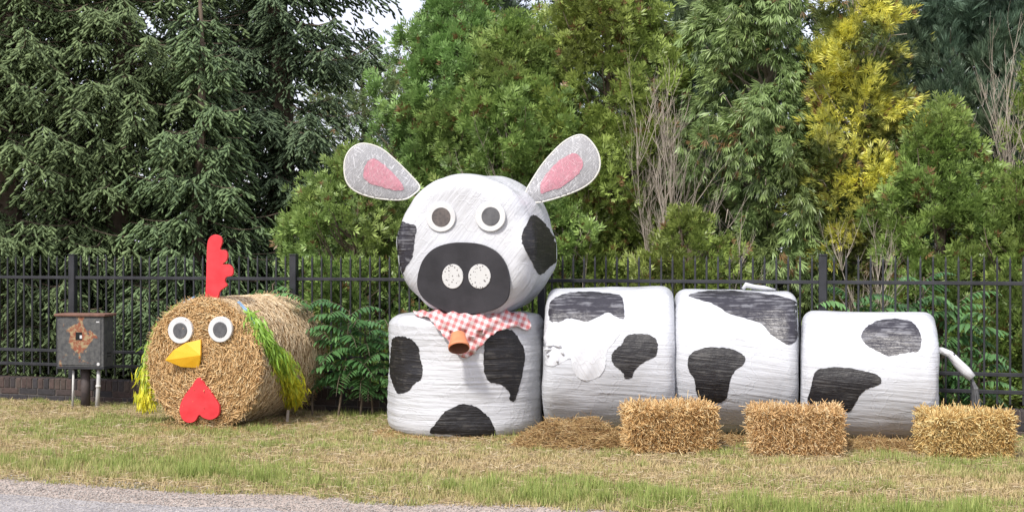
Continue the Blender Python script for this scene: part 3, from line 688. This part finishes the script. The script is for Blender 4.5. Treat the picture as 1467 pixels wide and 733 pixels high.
# ears
def earmat(name, c1, c2, thr):
    m = mat(name, c1, .35); k = NT(m); co = k.coord(); 
    w = None
    for i, r in enumerate(((0, .6, 0), (0, -.9, 0), (0, 2.2, 0), (0, 1.4, 0))):
        f = k.noise(k.coord((9, 9, 120), r), 1.0, 3, 1.2); f = k.ramp(f, [(.56, (0, 0, 0)), (.64, (1, 1, 1))]); w = f if w is None else k.math('MAXIMUM', w, f)
    k.l(k.mix(k.math('MULTIPLY', w, thr), c1, c2), k.b.inputs['Base Color']); k.l(k.bump(w, .7, .006), k.b.inputs['Normal']); return m
M_ear = earmat('crinkled_film', (.36, .36, .375), (.70, .70, .72), .9); M_pink = earmat('pink_paint', (.60, .25, .31), (.74, .50, .54), .6)
M_wire = mat('pale_wire', (.70, .69, .64), .4)
le = [(296, 215), (270, 180), (215, 125), (160, 80), (100, 63), (60, 78), (38, 110), (32, 150), (40, 195), (65, 225), (110, 245), (170, 257), (240, 258), (275, 240)]
re = [(668, 235), (690, 190), (730, 130), (780, 75), (820, 45), (862, 33), (895, 55), (920, 95), (927, 140), (910, 180), (870, 215), (800, 245), (715, 268), (690, 262)]
lp = [(100, 180), (108, 135), (125, 118), (150, 120), (190, 155), (225, 190), (238, 225), (190, 222), (130, 205)]
rp = [(720, 235), (725, 190), (765, 140), (810, 105), (840, 98), (862, 115), (865, 145), (840, 180), (790, 215), (740, 232)]
for out_, pk, Ye, yw, lb in ((le, lp, 12.62, rad(8), 'left ear, tilted outwards almost level'), (re, rp, 12.72, rad(-10), 'right ear, pointing steeply up')):
    o2 = [(480+x/Z3[0], 180+y/Z3[0]) for x, y in out_]; P2, F2 = tri2d(smoothpoly(o2, 5), 3.0); cx = sum(p[0] for p in o2)/len(o2)
    bx_ = [p for p in smoothpoly(o2, 5)]; X0 = gx(cx, Ye)
    def wp(x, y, s_):   # pillow: thick in the middle, thin at the wire
        dmin = min(math.hypot(x-a, y-b) for a, b in bx_); th = .035*min(1, dmin/22)**.6
        Yp = Ye+math.tan(yw)*(gx(x, Ye)-X0)+s_*th; return (gx(x, Yp), Yp, gz(y, Yp))
    n_ = len(P2); V = [wp(x, y, -1) for x, y in P2]+[wp(x, y, 1) for x, y in P2]; FF = [f[::-1] for f in F2]+[tuple(i+n_ for i in f) for f in F2]
    ear = mesh('ear', V, FF, M_ear, hb, smooth=True); ear['label'] = lb
    mb = MB(); ring = [wp(a, b, 0) for a, b in bx_]; mb.tube(ring+[ring[0]], .008, 6, False); mb.build('wire_rim', M_wire, ear, smooth=True)
    P3, F3 = tri2d(smoothpoly([(480+x/Z3[0], 180+y/Z3[0]) for x, y in pk], 5, .7, 3), 3.0)
    V = []
    for x, y in P3: q = wp(x, y, -1); V.append((q[0], q[1]-.004, q[2]))
    mesh('ear_lining', V, [f[::-1] for f in F3], M_pink, ear, smooth=True)

# body bales: lie along the row
def body(label, px0, px1, Y, R, seed, patches, tiltn, crown=.0, rag=1.3, lump=.016, topy=None):
    X = gx((px0+px1)/2, Y); L = (px1-px0-4)*Y/FPX*math.cos(math.atan(X/Y))-.03
    V, F = bale(R, L, .085, lump=lump, wrap=.003, wf=(50, 1.6, 1.6), seed=seed, npf=56, flat=.05)
    # local Y is the axis; lines must run along the axis on the flank
    V2 = V.copy(); rot = Matrix.Rotation(rad(-90)-math.atan(X/Y)*1.0, 3, 'Z'); Vw = place(V2, rot, (X, Y, R*.965)); b = empty('wrapped_bale', (X, Y, 0))
    tag(b, label, 'hay bale', 'white wrapped bales of the cow'); mesh('plastic_wrap', Vw, F, wrap_mat('film_body', (0, rad(tiltn), 0), tint=(.53, .545, .58)), b, smooth=True); T = bvh(Vw, F)
    for i, (poly, z, mm, lb) in enumerate(patches): patch(poly, z[0], z[1], T, Y-R*.7, mm, b, rag=rag, seed=seed*5+i, lab=lb)
    return b, T, X
a2 = [(70, 130), (110, 103), (170, 93), (240, 95), (310, 105), (325, 130), (327, 185), (300, 180), (270, 165), (240, 178), (200, 195), (170, 190), (130, 185), (100, 197), (68, 190)]
b2 = [(290, 300), (320, 275), (335, 248), (370, 240), (410, 242), (440, 260), (445, 290), (435, 320), (400, 335), (365, 365), (355, 390), (330, 395), (325, 375), (295, 350), (283, 325)]
a3 = [(553, 105), (600, 92), (680, 88), (780, 95), (880, 110), (930, 130), (937, 180), (935, 250), (905, 278), (870, 260), (840, 240), (810, 205), (750, 185), (690, 165), (640, 135), (590, 120)]
b3 = [(550, 340), (560, 310), (600, 290), (660, 287), (710, 295), (748, 318), (745, 345), (710, 375), (695, 420), (685, 465), (650, 480), (600, 470), (580, 440), (575, 400), (555, 370)]
a4 = [(425, 245), (445, 215), (490, 192), (550, 187), (600, 198), (625, 225), (635, 265), (625, 298), (580, 305), (520, 315), (480, 300), (440, 275)]
b4 = [(240, 480), (250, 420), (265, 370), (310, 357), (380, 358), (450, 372), (490, 390), (490, 415), (440, 435), (410, 470), (385, 510), (360, 505), (300, 485)]
BK = black_mat('painted_black_body', (0, rad(5), 0), (.012, .011, .013), .45, (.06, .057, .055), .64)
b_2, T2, X2 = body('white wrapped bale right beside the upright one, long black patch with painted grey sheen along its top', 780, 965, 12.75, .672, 11, [(a2, Z5, M_sheen, 'wide black patch along the top, its sheen painted grey'), (b2, Z5, BK, 'kidney shaped black patch')], 3, lump=.018)
b_3, T3, X3 = body('middle white wrapped bale of the body with a black swoosh over its top right', 964, 1142, 12.70, .66, 12, [(a3, Z5, M_sheen, 'long shiny swoosh patch'), (b3, Z5, BK, 'black patch shaped like a boot')], 8)
b_4, T4, X4 = body('lower white wrapped bale at the end of the row, with the cow tail', 1146, 1342, 12.22, .572, 13, [(a4, Z6, M_sheen, 'shiny oval patch'), (b4, Z6, BK, 'black patch shaped like a wing')], 4)
# knotted film on top of the middle bale, torn film on the first
WMk = wrap_mat('film_knot', (0, 0, 0)); mb = MB()
kx, kz = gx(1072, 12.6), gz(409, 12.6)
mb.tube([(kx-.05, 12.6, kz-.03), (kx-.02, 12.6, kz+.005), (kx+.05, 12.58, kz-.01), (kx+.14, 12.58, kz-.02), (kx+.24, 12.57, kz-.035)], [.015, .026, .02, .02, .006], 8)
mb.build('film_knot', WMk, b_3, smooth=True)
tf = [(46, 300), (50, 250), (78, 200), (120, 208), (200, 212), (262, 186), (300, 196), (310, 240), (268, 300), (262, 350), (240, 388), (190, 402), (152, 375), (140, 325), (110, 340), (60, 350)]
patch(tf, Z5[0], Z5[1], T2, 12.2, wrap_mat('film_loose', (0, rad(60), 0), amp=.3, tint=(.60, .61, .64)), b_2, rag=1.5, off=.002, name='loose_film', seed=44, fold=lambda x, y: .003+.003*math.sin(x*.23+y*.1))
rnd = random.Random(3); mb = MB()
for i in range(7):
    x, y = rnd.uniform(776, 812), rnd.uniform(494, 520); Yq = 12.13
    mb = MB(); p = Vector((gx(x, Yq), Yq, gz(y, Yq))); h = T2.find_nearest(p); tv_ = Vector((rnd.uniform(-1, 1), 0, rnd.uniform(-.5, .5)))*.045; p = h[0]+h[1]*.008
    mb.tube([p-tv_, p-tv_*.4+h[1]*.008, p+tv_*.3+h[1]*.012, p+tv_], [.004, .011, .009, .003], 8); mb.build('film_crumple', WMk, b_2, smooth=True)
# tail
Yt = 12.2; tail = MB(); tp = [(1343, 502), (1352, 502), (1364, 508)]; f_ = lambda p, dy=0: (gx(p[0], Yt+dy), Yt+dy, gz(p[1], Yt+dy))
tail.tube([f_((1333, 501)), f_((1349, 502)), f_((1361, 507)), f_((1372, 520)), f_((1383, 531)), f_((1393, 541), -.02)], [.028, .030, .033, .042, .046, .036], 12)
to = tail.build('tail', wrap_mat('film_tail', (0, rad(40), 0), tint=(.70, .70, .72)), b_4, smooth=True); to['label'] = 'stubby wrapped tail bent downwards'
mb = MB(); mb.tube([f_((1360, 506)), f_((1365, 510))], [.0315, .033], 10); mb.build('black_tape', M_snout, to, smooth=True)
mb = MB(); rnd = random.Random(5)
for i in range(26):
    dx = rnd.uniform(-.03, .03); mb.tube([f_((1391, 539)), (gx(1396, Yt)+dx*.6, Yt-.02+rnd.uniform(-.03, .03), gz(556, Yt)), (gx(1397, Yt)+dx*1.3, Yt-.02+rnd.uniform(-.04, .04), gz(583+rnd.uniform(-6, 5), Yt))], [.008, .011, .004], 4)
mb.build('tail_tuft', M_pupil2, to)

# scarf and bell
m = mat('gingham', (.8, .4, .4), .85); k = NT(m); 
def stripes(rot, off):
    w = k.n('ShaderNodeTexWave', wave_type='BANDS', bands_direction='X', wave_profile='SIN'); w.inputs['Scale'].default_value = 5.6; w.inputs['Distortion'].default_value = .6; w.inputs['Detail Scale'].default_value = .4
    k.l(k.coord((1, 1, 1), (0, rot, 0)), w.inputs[0]); return k.ramp(w.outputs[1], [(.40, (0, 0, 0)), (.62, (1, 1, 1))])
s1 = stripes(rad(20), 0); s2 = stripes(rad(112), 0)
c = k.ramp(k.math('MULTIPLY', k.math('ADD', s1, s2), .5), [(0, (.66, .60, .60)), (.5, (.60, .36, .36)), (1., (.52, .15, .15))])
k.l(c, k.b.inputs['Base Color']); k.l(k.bump(k.noise(k.coord(), 300, 3), .3, .002), k.b.inputs['Normal'])
sc_ = [(215, 68), (330, 66), (450, 70), (560, 64), (660, 70), (735, 78), (750, 95), (748, 142), (690, 128), (630, 138), (575, 165), (525, 215), (490, 258), (450, 272), (415, 250), (385, 205), (345, 150), (300, 105), (250, 88)]
sb = Vector((gx(682, 12.3), 12.25, .95))
P = smoothpoly([(530+x/Z4[0], 430+y/Z4[0]) for x, y in sc_], 5, .35, 9)
V, F = surf(P, FBT, .012, 12.3, step=2.2, fold=lambda x, y: .022+.012*math.sin((x-y)*.33)+.009*math.sin((x+y*1.7)*.19+1))
sco = mesh('scarf', V, F, m, None, base=tuple(sb), smooth=True); md = sco.modifiers.new('solid', 'SOLIDIFY'); md.thickness = .004
tag(sco, 'red and white checked scarf tied under the cow head', 'scarf')
# clay-coloured bell made from a pot
by = 12.02; mo = Vector((gx(658, by), by-.06, gz(499, by-.06))); tp_ = mo+Vector((-.012, .085, .115)); ax = (tp_-mo)
mb = MB(); prof = [(0, .100), (.02, .108), (.20, .107), (.24, .098), (1.0, .072), (1.03, .064)]
pts = [mo+ax*t for t, r in prof]; mb.tube(pts, [r*.86 for t, r in prof], 28, False)
mb.f.append(tuple(range(28*5, 28*6))[::-1])
M_clay = varied('orange_clay', (.62, .20, .09), (.70, .27, .13), 8, .6, .15, 60)
bell = mb.build('flower_pot', M_clay, base=tuple(mo), smooth=True); tag(bell, 'orange clay flower pot hung mouth forward as a bell on the checked scarf', 'flower pot')
for p_ in bell.data.polygons: p_.use_smooth = p_.area < .002
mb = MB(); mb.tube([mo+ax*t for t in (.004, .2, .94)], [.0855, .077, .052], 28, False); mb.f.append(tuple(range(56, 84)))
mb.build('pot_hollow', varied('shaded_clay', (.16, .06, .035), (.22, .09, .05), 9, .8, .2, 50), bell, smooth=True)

# ------------------------------------------------------------------ straw rooster
yawr = rad(-19); Rr, Lr = .61, 1.30; rot = Matrix.Rotation(yawr, 3, 'Z'); fcr = Vector((gx(293, 13.05), 13.05, .60)); ctr = fcr+rot @ Vector((0, Lr/2, 0))
rb = empty('rooster_bale', (ctr.x, ctr.y, 0)); tag(rb, 'round golden straw bale made into a rooster with red comb, yellow beak and leafy wings', 'straw bale')
V, F = bale(Rr-.012, Lr, .045, lump=.012, wrap=.002, wf=(30, 30, 30), seed=21, flat=.02)
Vw = place(V, rot, ctr); M_core = varied('packed_straw', (.20, .12, .05), (.42, .27, .12), 40, .9, 1.0, 90, dist=.02)
core = mesh('straw_core', Vw, F, M_core, rb, smooth=True); TR = bvh(Vw, F)
def strands(P, D, U, l0, l1, w=.0026, C=None): n = len(P); l = RNG.uniform(l0, l1, n); return scatter(st, sf, P-nrm(D)*(l/2)[:, None], D, U, np.c_[RNG.uniform(w*.75, w*1.35, n), l, RNG.uniform(w*.7, w*1.2, n)], C if C is not None else strawcol(n))
RNG = np.random.default_rng(77)
Mr = np.array(rot); cc = np.array(ctr)
n = 7000; a = RNG.uniform(0, 2*math.pi, n); r = Rr*.985*np.sqrt(RNG.uniform(0, 1, n)); tang = np.c_[-np.sin(a), a*0, np.cos(a)]; rd = np.c_[np.cos(a), a*0, np.sin(a)]
P = np.c_[r*np.cos(a), -Lr/2-.04*(1-(r/Rr)**2)-RNG.uniform(.0, .022, n), r*np.sin(a)]
D = tang*RNG.normal(1.0, .45, n)[:, None]+rd*RNG.normal(.0, .62, n)[:, None]+np.array((0, -1., 0))*RNG.normal(0, .28, n)[:, None]
pf = strands(P@Mr.T+cc, D@Mr.T, rv(n), .05, .13, .0062)
n = 13000; a = RNG.uniform(0, 2*math.pi, n); y = RNG.uniform(-.5, .5, n)*Lr; ring = Rr+RNG.uniform(-.012, .008, n)
tang = np.c_[-np.sin(a), a*0, np.cos(a)]; rd = np.c_[np.cos(a), a*0, np.sin(a)]
P = np.c_[ring*np.cos(a), y, ring*np.sin(a)]; D = tang+rd*RNG.normal(0, .10, n)[:, None]+np.array((0, 1., 0))*RNG.normal(0, .42, n)[:, None]
ps = strands(P@Mr.T+cc, D@Mr.T, rd, .03, .09, .0042, strawcol(n, [np.array((.80, .63, .40)), np.array((.68, .51, .31)), np.array((.84, .71, .50)), np.array((.42, .27, .14))]))
n = 750; a = RNG.uniform(0, 2*math.pi, n); e = RNG.choice([-.5, .5], n, p=[.45, .55])*Lr; tang = np.c_[-np.sin(a), a*0, np.cos(a)]; rd = np.c_[np.cos(a), a*0, np.sin(a)]
P = np.c_[Rr*np.cos(a), e, Rr*np.sin(a)]; D = rd+tang*RNG.normal(0, .8, n)[:, None]+np.array((0, 1., 0))*(np.sign(e)*RNG.uniform(0, 1., n))[:, None]
pe = strands(P@Mr.T+cc, D@Mr.T, rv(n), .05, .14, .003)
V, F, c = join([pf, ps, pe]); ok = V[:, 2].reshape(-1, 9).min(1) > -.01; F = F.reshape(-1, 12, 3)[ok].reshape(-1, 3)
mesh('straw', V, F, M_straw, rb, col=c)
z2 = lambda L: [(160+x/2.29, 320+y/2.29) for x, y in L]
M_red = varied('red_board', (.60, .028, .038), (.74, .050, .060), 9, .45, .08, 80)
M_yel = varied('yellow_board', (.80, .42, .018), (.86, .50, .03), 6, .45, .1, 80)
fp = fcr-Vector((rot @ Vector((0, .055, 0))))
comb = z2([(308, 247), (309, 200), (310, 160), (312, 80), (318, 50), (335, 37), (355, 42), (362, 60), (355, 85), (372, 88), (380, 105), (375, 122), (363, 133), (385, 135), (397, 150), (395, 170), (376, 176), (371, 190), (378, 203), (365, 214), (353, 226), (342, 247)])
comb += []; cpos = fcr+rot @ Vector((0, .12, 0)); cb = plate('comb', comb[1:-1]+[(309.4, 437), (294.3, 440)], yawr, cpos, .022, M_red, rb, smooth=True, n=5)
plate('wattle', z2([(285, 505), (310, 535), (335, 570), (352, 600), (348, 630), (325, 643), (300, 637), (286, 628), (272, 648), (250, 653), (230, 640), (222, 610), (232, 575), (260, 535)]), yawr, fp, .03, M_red, rb, off=.026, lab='red heart-shaped wattle hung point upward')
for x, y, r, ri in ((224, 350, 40, 23), (355, 347, 39, 23)):
    cx, cy = 160+x/2.29, 320+y/2.29; e = plate('eye', circ(cx, cy, r/2.29, r*1.08/2.29), yawr, fp, .03, M_white, rb, off=.024, smooth=False)
    pu = plate('pupil', circ(cx-.3, cy+.5, ri/2.29, ri*1.12/2.29), yawr, fp, .008, M_pupil2, e, off=.031, smooth=False)
    plate('pupil_stud', circ(cx-.3, cy+1, 2.0), yawr, fp, .004, M_pupil, pu, off=.021, smooth=False) if False else None
# beak: folded board standing out from the face
def onp(x, y, off, yw=yawr, a0=fp):
    nv = Matrix.Rotation(yw, 3, 'Z') @ Vector((0, -1, 0)); a = a0+nv*off; o = Vector((0, 0, CAMH)); d = Vector((160+x/2.29-733.5, FPX, -(320+y/2.29-HZ))); return o+d*((a-o).dot(nv)/d.dot(nv))
front = [onp(175, 448, .10), onp(203, 415, .085), onp(243, 391, .06), onp(292, 380, .015), onp(291, 432, .05), onp(285, 473, .01), onp(228, 470, .05)]
back = [p+rot @ Vector((0, .02, 0)) for p in front]; V = [tuple(p) for p in front+back]
F = [(0, 1, 4), (1, 2, 4), (2, 3, 4), (0, 4, 6), (4, 5, 6), (11, 8, 7), (11, 9, 8), (11, 10, 9), (13, 11, 7), (13, 12, 11)]+[(i, i+7, (i+1) % 7+7, (i+1) % 7) for i in range(7)]
mesh('beak', V, F, M_yel, rb)
# leafy wings, hung on blue cord
lt = np.array([(0, 0, 0), (.065, .35, .05), (-.065, .35, .05), (.055, .7, 0), (-.055, .7, 0), (0, 1, -.1)]); lf = np.array([(0, 1, 2), (1, 3, 2), (3, 4, 2), (3, 5, 4)])
M_cord = varied('blue_cord', (.16, .28, .45), (.25, .38, .52), 30, .7, .3, 90)
def wing(path, wid, lab, n=1500):
    pts = [Vector(p) for p in path]; cum = np.linspace(0, 1, len(pts)); A_ = np.array([tuple(p) for p in pts]); t = RNG.uniform(.10, 1, n)**.85
    P = np.stack([np.interp(t, cum, A_[:, i]) for i in range(3)], -1); P2 = np.stack([np.interp(np.minimum(t+.06, 1.06), np.append(cum, 1.08), np.append(A_[:, i], A_[-1, i]+(A_[-1, i]-A_[-2, i])*.3)) for i in range(3)], -1)
    D = nrm(P2-P+1e-5); w = np.interp(t, [0, .2, .75, 1], [.15, .5, 1, .6])*wid*.85; P = P+rv(n)*np.array((1, .5, .6))*(w*.36)[:, None]
    D = D*1.1+rv(n, .38)+np.array((0, -.12, -.45))
    y = np.clip((t-.52)*2.3+RNG.normal(0, .22, n), 0, 1)[:, None]; r = RNG.uniform(.75, 1.2, n)[:, None]
    C = (np.array((.30, .50, .08))*(1-y)+np.array((.88, .80, .06))*y)*r
    V, F, c = scatter(lt, lf, P, D, rv(n)+(0, -1, .4), RNG.uniform(.07, .13, n), C)
    o = mesh('wing', V, F, M_leaf, rb, col=c); o['label'] = lab
    mb = MB(); mb.tube(pts[:3], .012, 6); mb.tube([p+Vector((.012, -.01, .01)) for p in pts[:3]], .008, 5); mb.build('cord', M_cord, o, smooth=True)
def onb(x, y, off=.03):
    o = Vector((0, 0, CAMH)); d = Vector((x-733.5, FPX, -(y-HZ))).normalized(); h = TR.ray_cast(o, d)
    if h[0] is None: return None
    return h[0]+(h[1] if h[1].dot(d) < 0 else -h[1])*off
wp_ = [onb(*q) for q in ((339, 437), (350, 449), (361, 468), (376, 492), (390, 512), (402, 532), (411, 552), (418, 568))]
wing([p for p in wp_ if p], .23, 'right leafy wing, green above and yellow at the tip', 3400)
loc = lambda x, y, z: tuple(cc+Mr@np.array((x, y, z)))
wing([loc(-.20, -.52, .61), loc(-.33, -.50, .55), loc(-.46, -.50, .43), loc(-.56, -.50, .28), loc(-.64, -.50, .10), loc(-.68, -.52, -.08), loc(-.70, -.54, -.26), loc(-.70, -.56, -.40)], .17, 'left leafy wing, yellow where it hangs beside the bale', 1500)
# pegs holding the bale
for px, py, lb in ((412, 607, 'short wooden peg under the right side of the straw rooster'), (208, 594, 'thin pale stick at the left foot of the straw rooster')):
    Yk = CAMH*FPX/(py-HZ); mb = MB(); mb.box((gx(px, Yk), Yk, .055), (.026 if px > 300 else .016, .026, .16), Matrix.Rotation(rad(4), 3, 'Y'), .003)
    o = mb.build('wooden_peg', M_twig, base=(gx(px, Yk), Yk, 0)); tag(o, lb, 'peg')

# ------------------------------------------------------------------ square straw bales
def square_bale(label, px0, px1, Yf, Hb, yw, seed, Dp=.45, tone=(1, 1, 1)):
    global RNG; RNG = np.random.default_rng(seed+300); wpx = px1-px0; Wd = wpx*Yf/FPX-.05; X = gx((px0+px1)/2, Yf+Dp/2); Yc = Yf+Dp/2
    root = empty('straw_bale', (X, Yc, 0)); tag(root, label, 'straw bale', 'small square straw bales in front of the cow')
    R3 = Matrix.Rotation(yw, 3, 'Z'); mb = MB(); mb.box((X, Yc, Hb/2), (Wd-.05, Dp-.05, Hb-.05), R3, .03); mb.build('straw_core', M_core, root)
    n = 6500; f = RNG.choice(4, n, p=[.42, .3, .14, .14]); h = np.array((Wd, Dp, Hb))/2-.012; P = RNG.uniform(-1, 1, (n, 3))*h; nn = np.zeros((n, 3))
    for i, (ax_, s_) in enumerate(((1, -1), (2, 1), (0, 1), (0, -1))): q = f == i; P[q, ax_] = s_*h[ax_]; nn[q, ax_] = s_
    P *= 1-.04*RNG.uniform(size=(n, 1)); P += .022*np.c_[vn(P*7+seed, 71), vn(P*7+seed, 72), vn(P*7+seed, 73)]
    D = nn*np.abs(RNG.normal(.15, .32, n))[:, None]+rv(n)*np.array((.75, .8, .85)); mm_ = np.array(R3)
    P = P@mm_.T+np.array((X, Yc, Hb/2)); D = D@mm_.T; l = RNG.uniform(.045, .12, n)+.07*(RNG.uniform(0, 1, n) < .04)
    C = strawcol(n, [np.array(q)*tone for q in ((.80, .57, .27), (.68, .44, .18), (.90, .74, .42), (.40, .23, .09))], (.42, .26, .17, .15))
    V, F, c = scatter(st, sf, P-nrm(D)*(l*.4)[:, None], D, rv(n), np.c_[RNG.uniform(.0045, .0085, n), l, RNG.uniform(.0035, .006, n)], C)
    V[:, 2] = np.maximum(V[:, 2], .004+.003*np.abs(V[:, 0] % .1)); mesh('straw', V, F, M_straw, root, col=c)
square_bale('leftmost square straw bale, with a loose straw heap against its left side', 890, 1027, 11.32, .385, rad(3), 1, tone=(1, .98, 1.0))
square_bale('square straw bale in front of the joint between the middle bale and the lower one', 1071, 1208, 11.18, .37, rad(-4), 2, tone=(1, .98, 1.05))
square_bale('rightmost square straw bale, beyond the tail end of the cow', 1316, 1447, 11.02, .355, rad(2), 3, tone=(1.02, 1.06, .98))

def heap(name, lab, cx, cy, rx, ry, h, n, seed, lo=.05, hi=.16):
    global RNG; RNG = np.random.default_rng(seed+700); a = RNG.uniform(0, 6.283, n); r = RNG.uniform(0, 1, n)**.55
    P = np.c_[cx+rx*r*np.cos(a), cy+ry*r*np.sin(a), h*(1-r**2)*RNG.uniform(.3, 1.0, n)+.012]; P[:, 2] *= 1+.35*vn(P*6, 81)
    D = rv(n)*(1, 1, .35); l = RNG.uniform(lo, hi, n); C = strawcol(n, [np.array((.55, .38, .17)), np.array((.42, .26, .11)), np.array((.68, .52, .28)), np.array((.30, .17, .08))])
    V, F, c = scatter(st, sf, P-nrm(D)*(l*.5)[:, None], D, rv(n), np.c_[RNG.uniform(.0025, .005, n), l, RNG.uniform(.002, .004, n)], C); V[:, 2] = np.maximum(V[:, 2], .006)
    return tag(mesh(name, V, F, M_straw, col=c, base=(cx, cy, 0)), lab, kind='stuff')
heap('loose_straw', 'flat heap of loose straw between the upright bale and the first square bale', gx(822, 11.85), 11.85, .52, .33, .22, 5200, 1)
heap('loose_straw', 'loose straw strewn between two square bales under the low bale', gx(1258, 11.65), 11.65, .46, .26, .075, 2600, 2)
heap('loose_straw', 'thin loose straw under the middle body bale', gx(1046, 12.0), 12.0, .3, .25, .05, 900, 3)
heap('loose_straw', 'rim of trodden straw around the foot of the upright bale', base[0], base[1]-.25, .82, .62, .03, 3000, 4, .03, .10)
heap('loose_straw', 'straw crumbs shed around the foot of the straw rooster', ctr.x, ctr.y-.3, .8, .75, .025, 1600, 5, .03, .09)

# ------------------------------------------------------------------ rusty utility box
Yb = 14.75; yb = rad(-10); Rb = Matrix.Rotation(yb, 3, 'Z'); bc = Vector((gx(122.5, Yb), Yb, 0)); box = empty('utility_box', tuple(bc))
tag(box, 'rusty grey metal utility box on three pipes in front of the fence', 'utility box')
m = mat('rusty_steel', (.1, .1, .1), .55, .2); k = NT(m); co = k.coord(); n1 = k.noise(co, 7, 6, .6); n2 = k.noise(co, 26, 6, .4)
cm = k.mix(k.ramp(n2, [(.35, (0, 0, 0)), (.7, (1, 1, 1))]), (.060, .062, .066), (.13, .13, .125))
r1 = k.mix(k.ramp(n2, [(.45, (0, 0, 0)), (.6, (1, 1, 1))]), (.26, .085, .045), (.36, .27, .15))
sx = k.n('ShaderNodeSeparateXYZ'); k.l(co, sx.inputs[0])
dx = k.math('ABSOLUTE', k.math('ADD', sx.outputs[0], .02)); dz = k.math('ABSOLUTE', k.math('SUBTRACT', sx.outputs[2], .745))
dd = k.math('ADD', k.math('MULTIPLY', dx, 1.5), dz); cent = k.ramp(dd, [(.08, (1, 1, 1)), (.34, (0, 0, 0))])
rm = k.ramp(k.math('MULTIPLY', k.math('ADD', n1, k.math('MULTIPLY', cent, .33)), 1.0), [(.64, (0, 0, 0)), (.70, (1, 1, 1))])
k.l(k.mix(rm, cm, r1), k.b.inputs['Base Color']); k.l(k.bump(n2, .4, .004, k.bump(rm, .4, .003)), k.b.inputs['Normal'])
M_rust = m; M_lid = varied('rusty_lid', (.13, .065, .048), (.20, .105, .075), 14, .8, .4, 60)
def lb_(x, y, z): return tuple(bc+Rb @ Vector((x, y, z)))
mb = MB(); mb.box(lb_(0, 0, .705), (.525, .23, .535), Rb, .006); cab = mb.build('cabinet', M_rust, box)
mb = MB(); mb.box(lb_(0, 0, .985), (.575, .28, .028), Rb, .006); mb.build('lid', M_lid, box)
mb = MB(); mb.box(lb_(0, 0, .428), (.54, .245, .018), Rb, .003); mb.build('base_rim', M_fence, box)
mb = MB(); mb.box(lb_(-.005, -.1185, .705), (.475, .008, .49), Rb, .003); dr = mb.build('door', M_rust, box)
M_hole = mat('dark_opening', (.006, .006, .006), .9)
mb = MB(); mb.box(lb_(-.012, -.1235, .765), (.072, .003, .082), Rb); mb.build('window', M_hole, dr)
mb = MB(); mb.box(lb_(.012, -.126, .758), (.024, .003, .034), Rb); mb.build('meter_face', M_white, dr)
mb = MB(); mb.box(lb_(.20, -.1235, .915), (.035, .003, .012), Rb); mb.build('label_strip', M_white, dr)
mb = MB(); mb.tube([lb_(.205, -.122, .475), lb_(.205, -.1245, .475)], .017, 16); mb.build('round_sticker', M_white, dr)
mb = MB()
for i in range(2): mb = MB(); mb.box(lb_(.2645, 0, .55+i*.035), (.004, .09, .009), Rb); mb.build('vent_slot', M_hole, cab)
M_pipe = varied('galvanised_pipe', (.42, .42, .42), (.58, .57, .55), 12, .5, .2, 60); M_dpipe = varied('dark_pipe', (.05, .04, .042), (.09, .07, .065), 10, .7, .3, 60)
mb = MB(); mb.tube([lb_(-.01, .02, -.01), lb_(-.01, .02, .42)], .05, 16); p_ = mb.build('leg', M_dpipe, box, smooth=True); p_['label'] = 'thick dark centre pipe'
mb = MB(); mb.tube([lb_(-.115, -.06, -.01), lb_(-.105, -.06, .42)], .012, 12); p_ = mb.build('leg', M_pipe, box, smooth=True); p_['label'] = 'thin pale pipe'
mb = MB(); mb.tube([lb_(.16, -.06, -.01), lb_(.175, -.06, .24), lb_(.18, -.06, .42)], [.022, .022, .019], 14); mb.tube([lb_(.174, -.06, .225), lb_(.175, -.06, .25)], .027, 14); p_ = mb.build('leg', M_pipe, box, smooth=True); p_['label'] = 'pale galvanised pipe, slightly leaning'
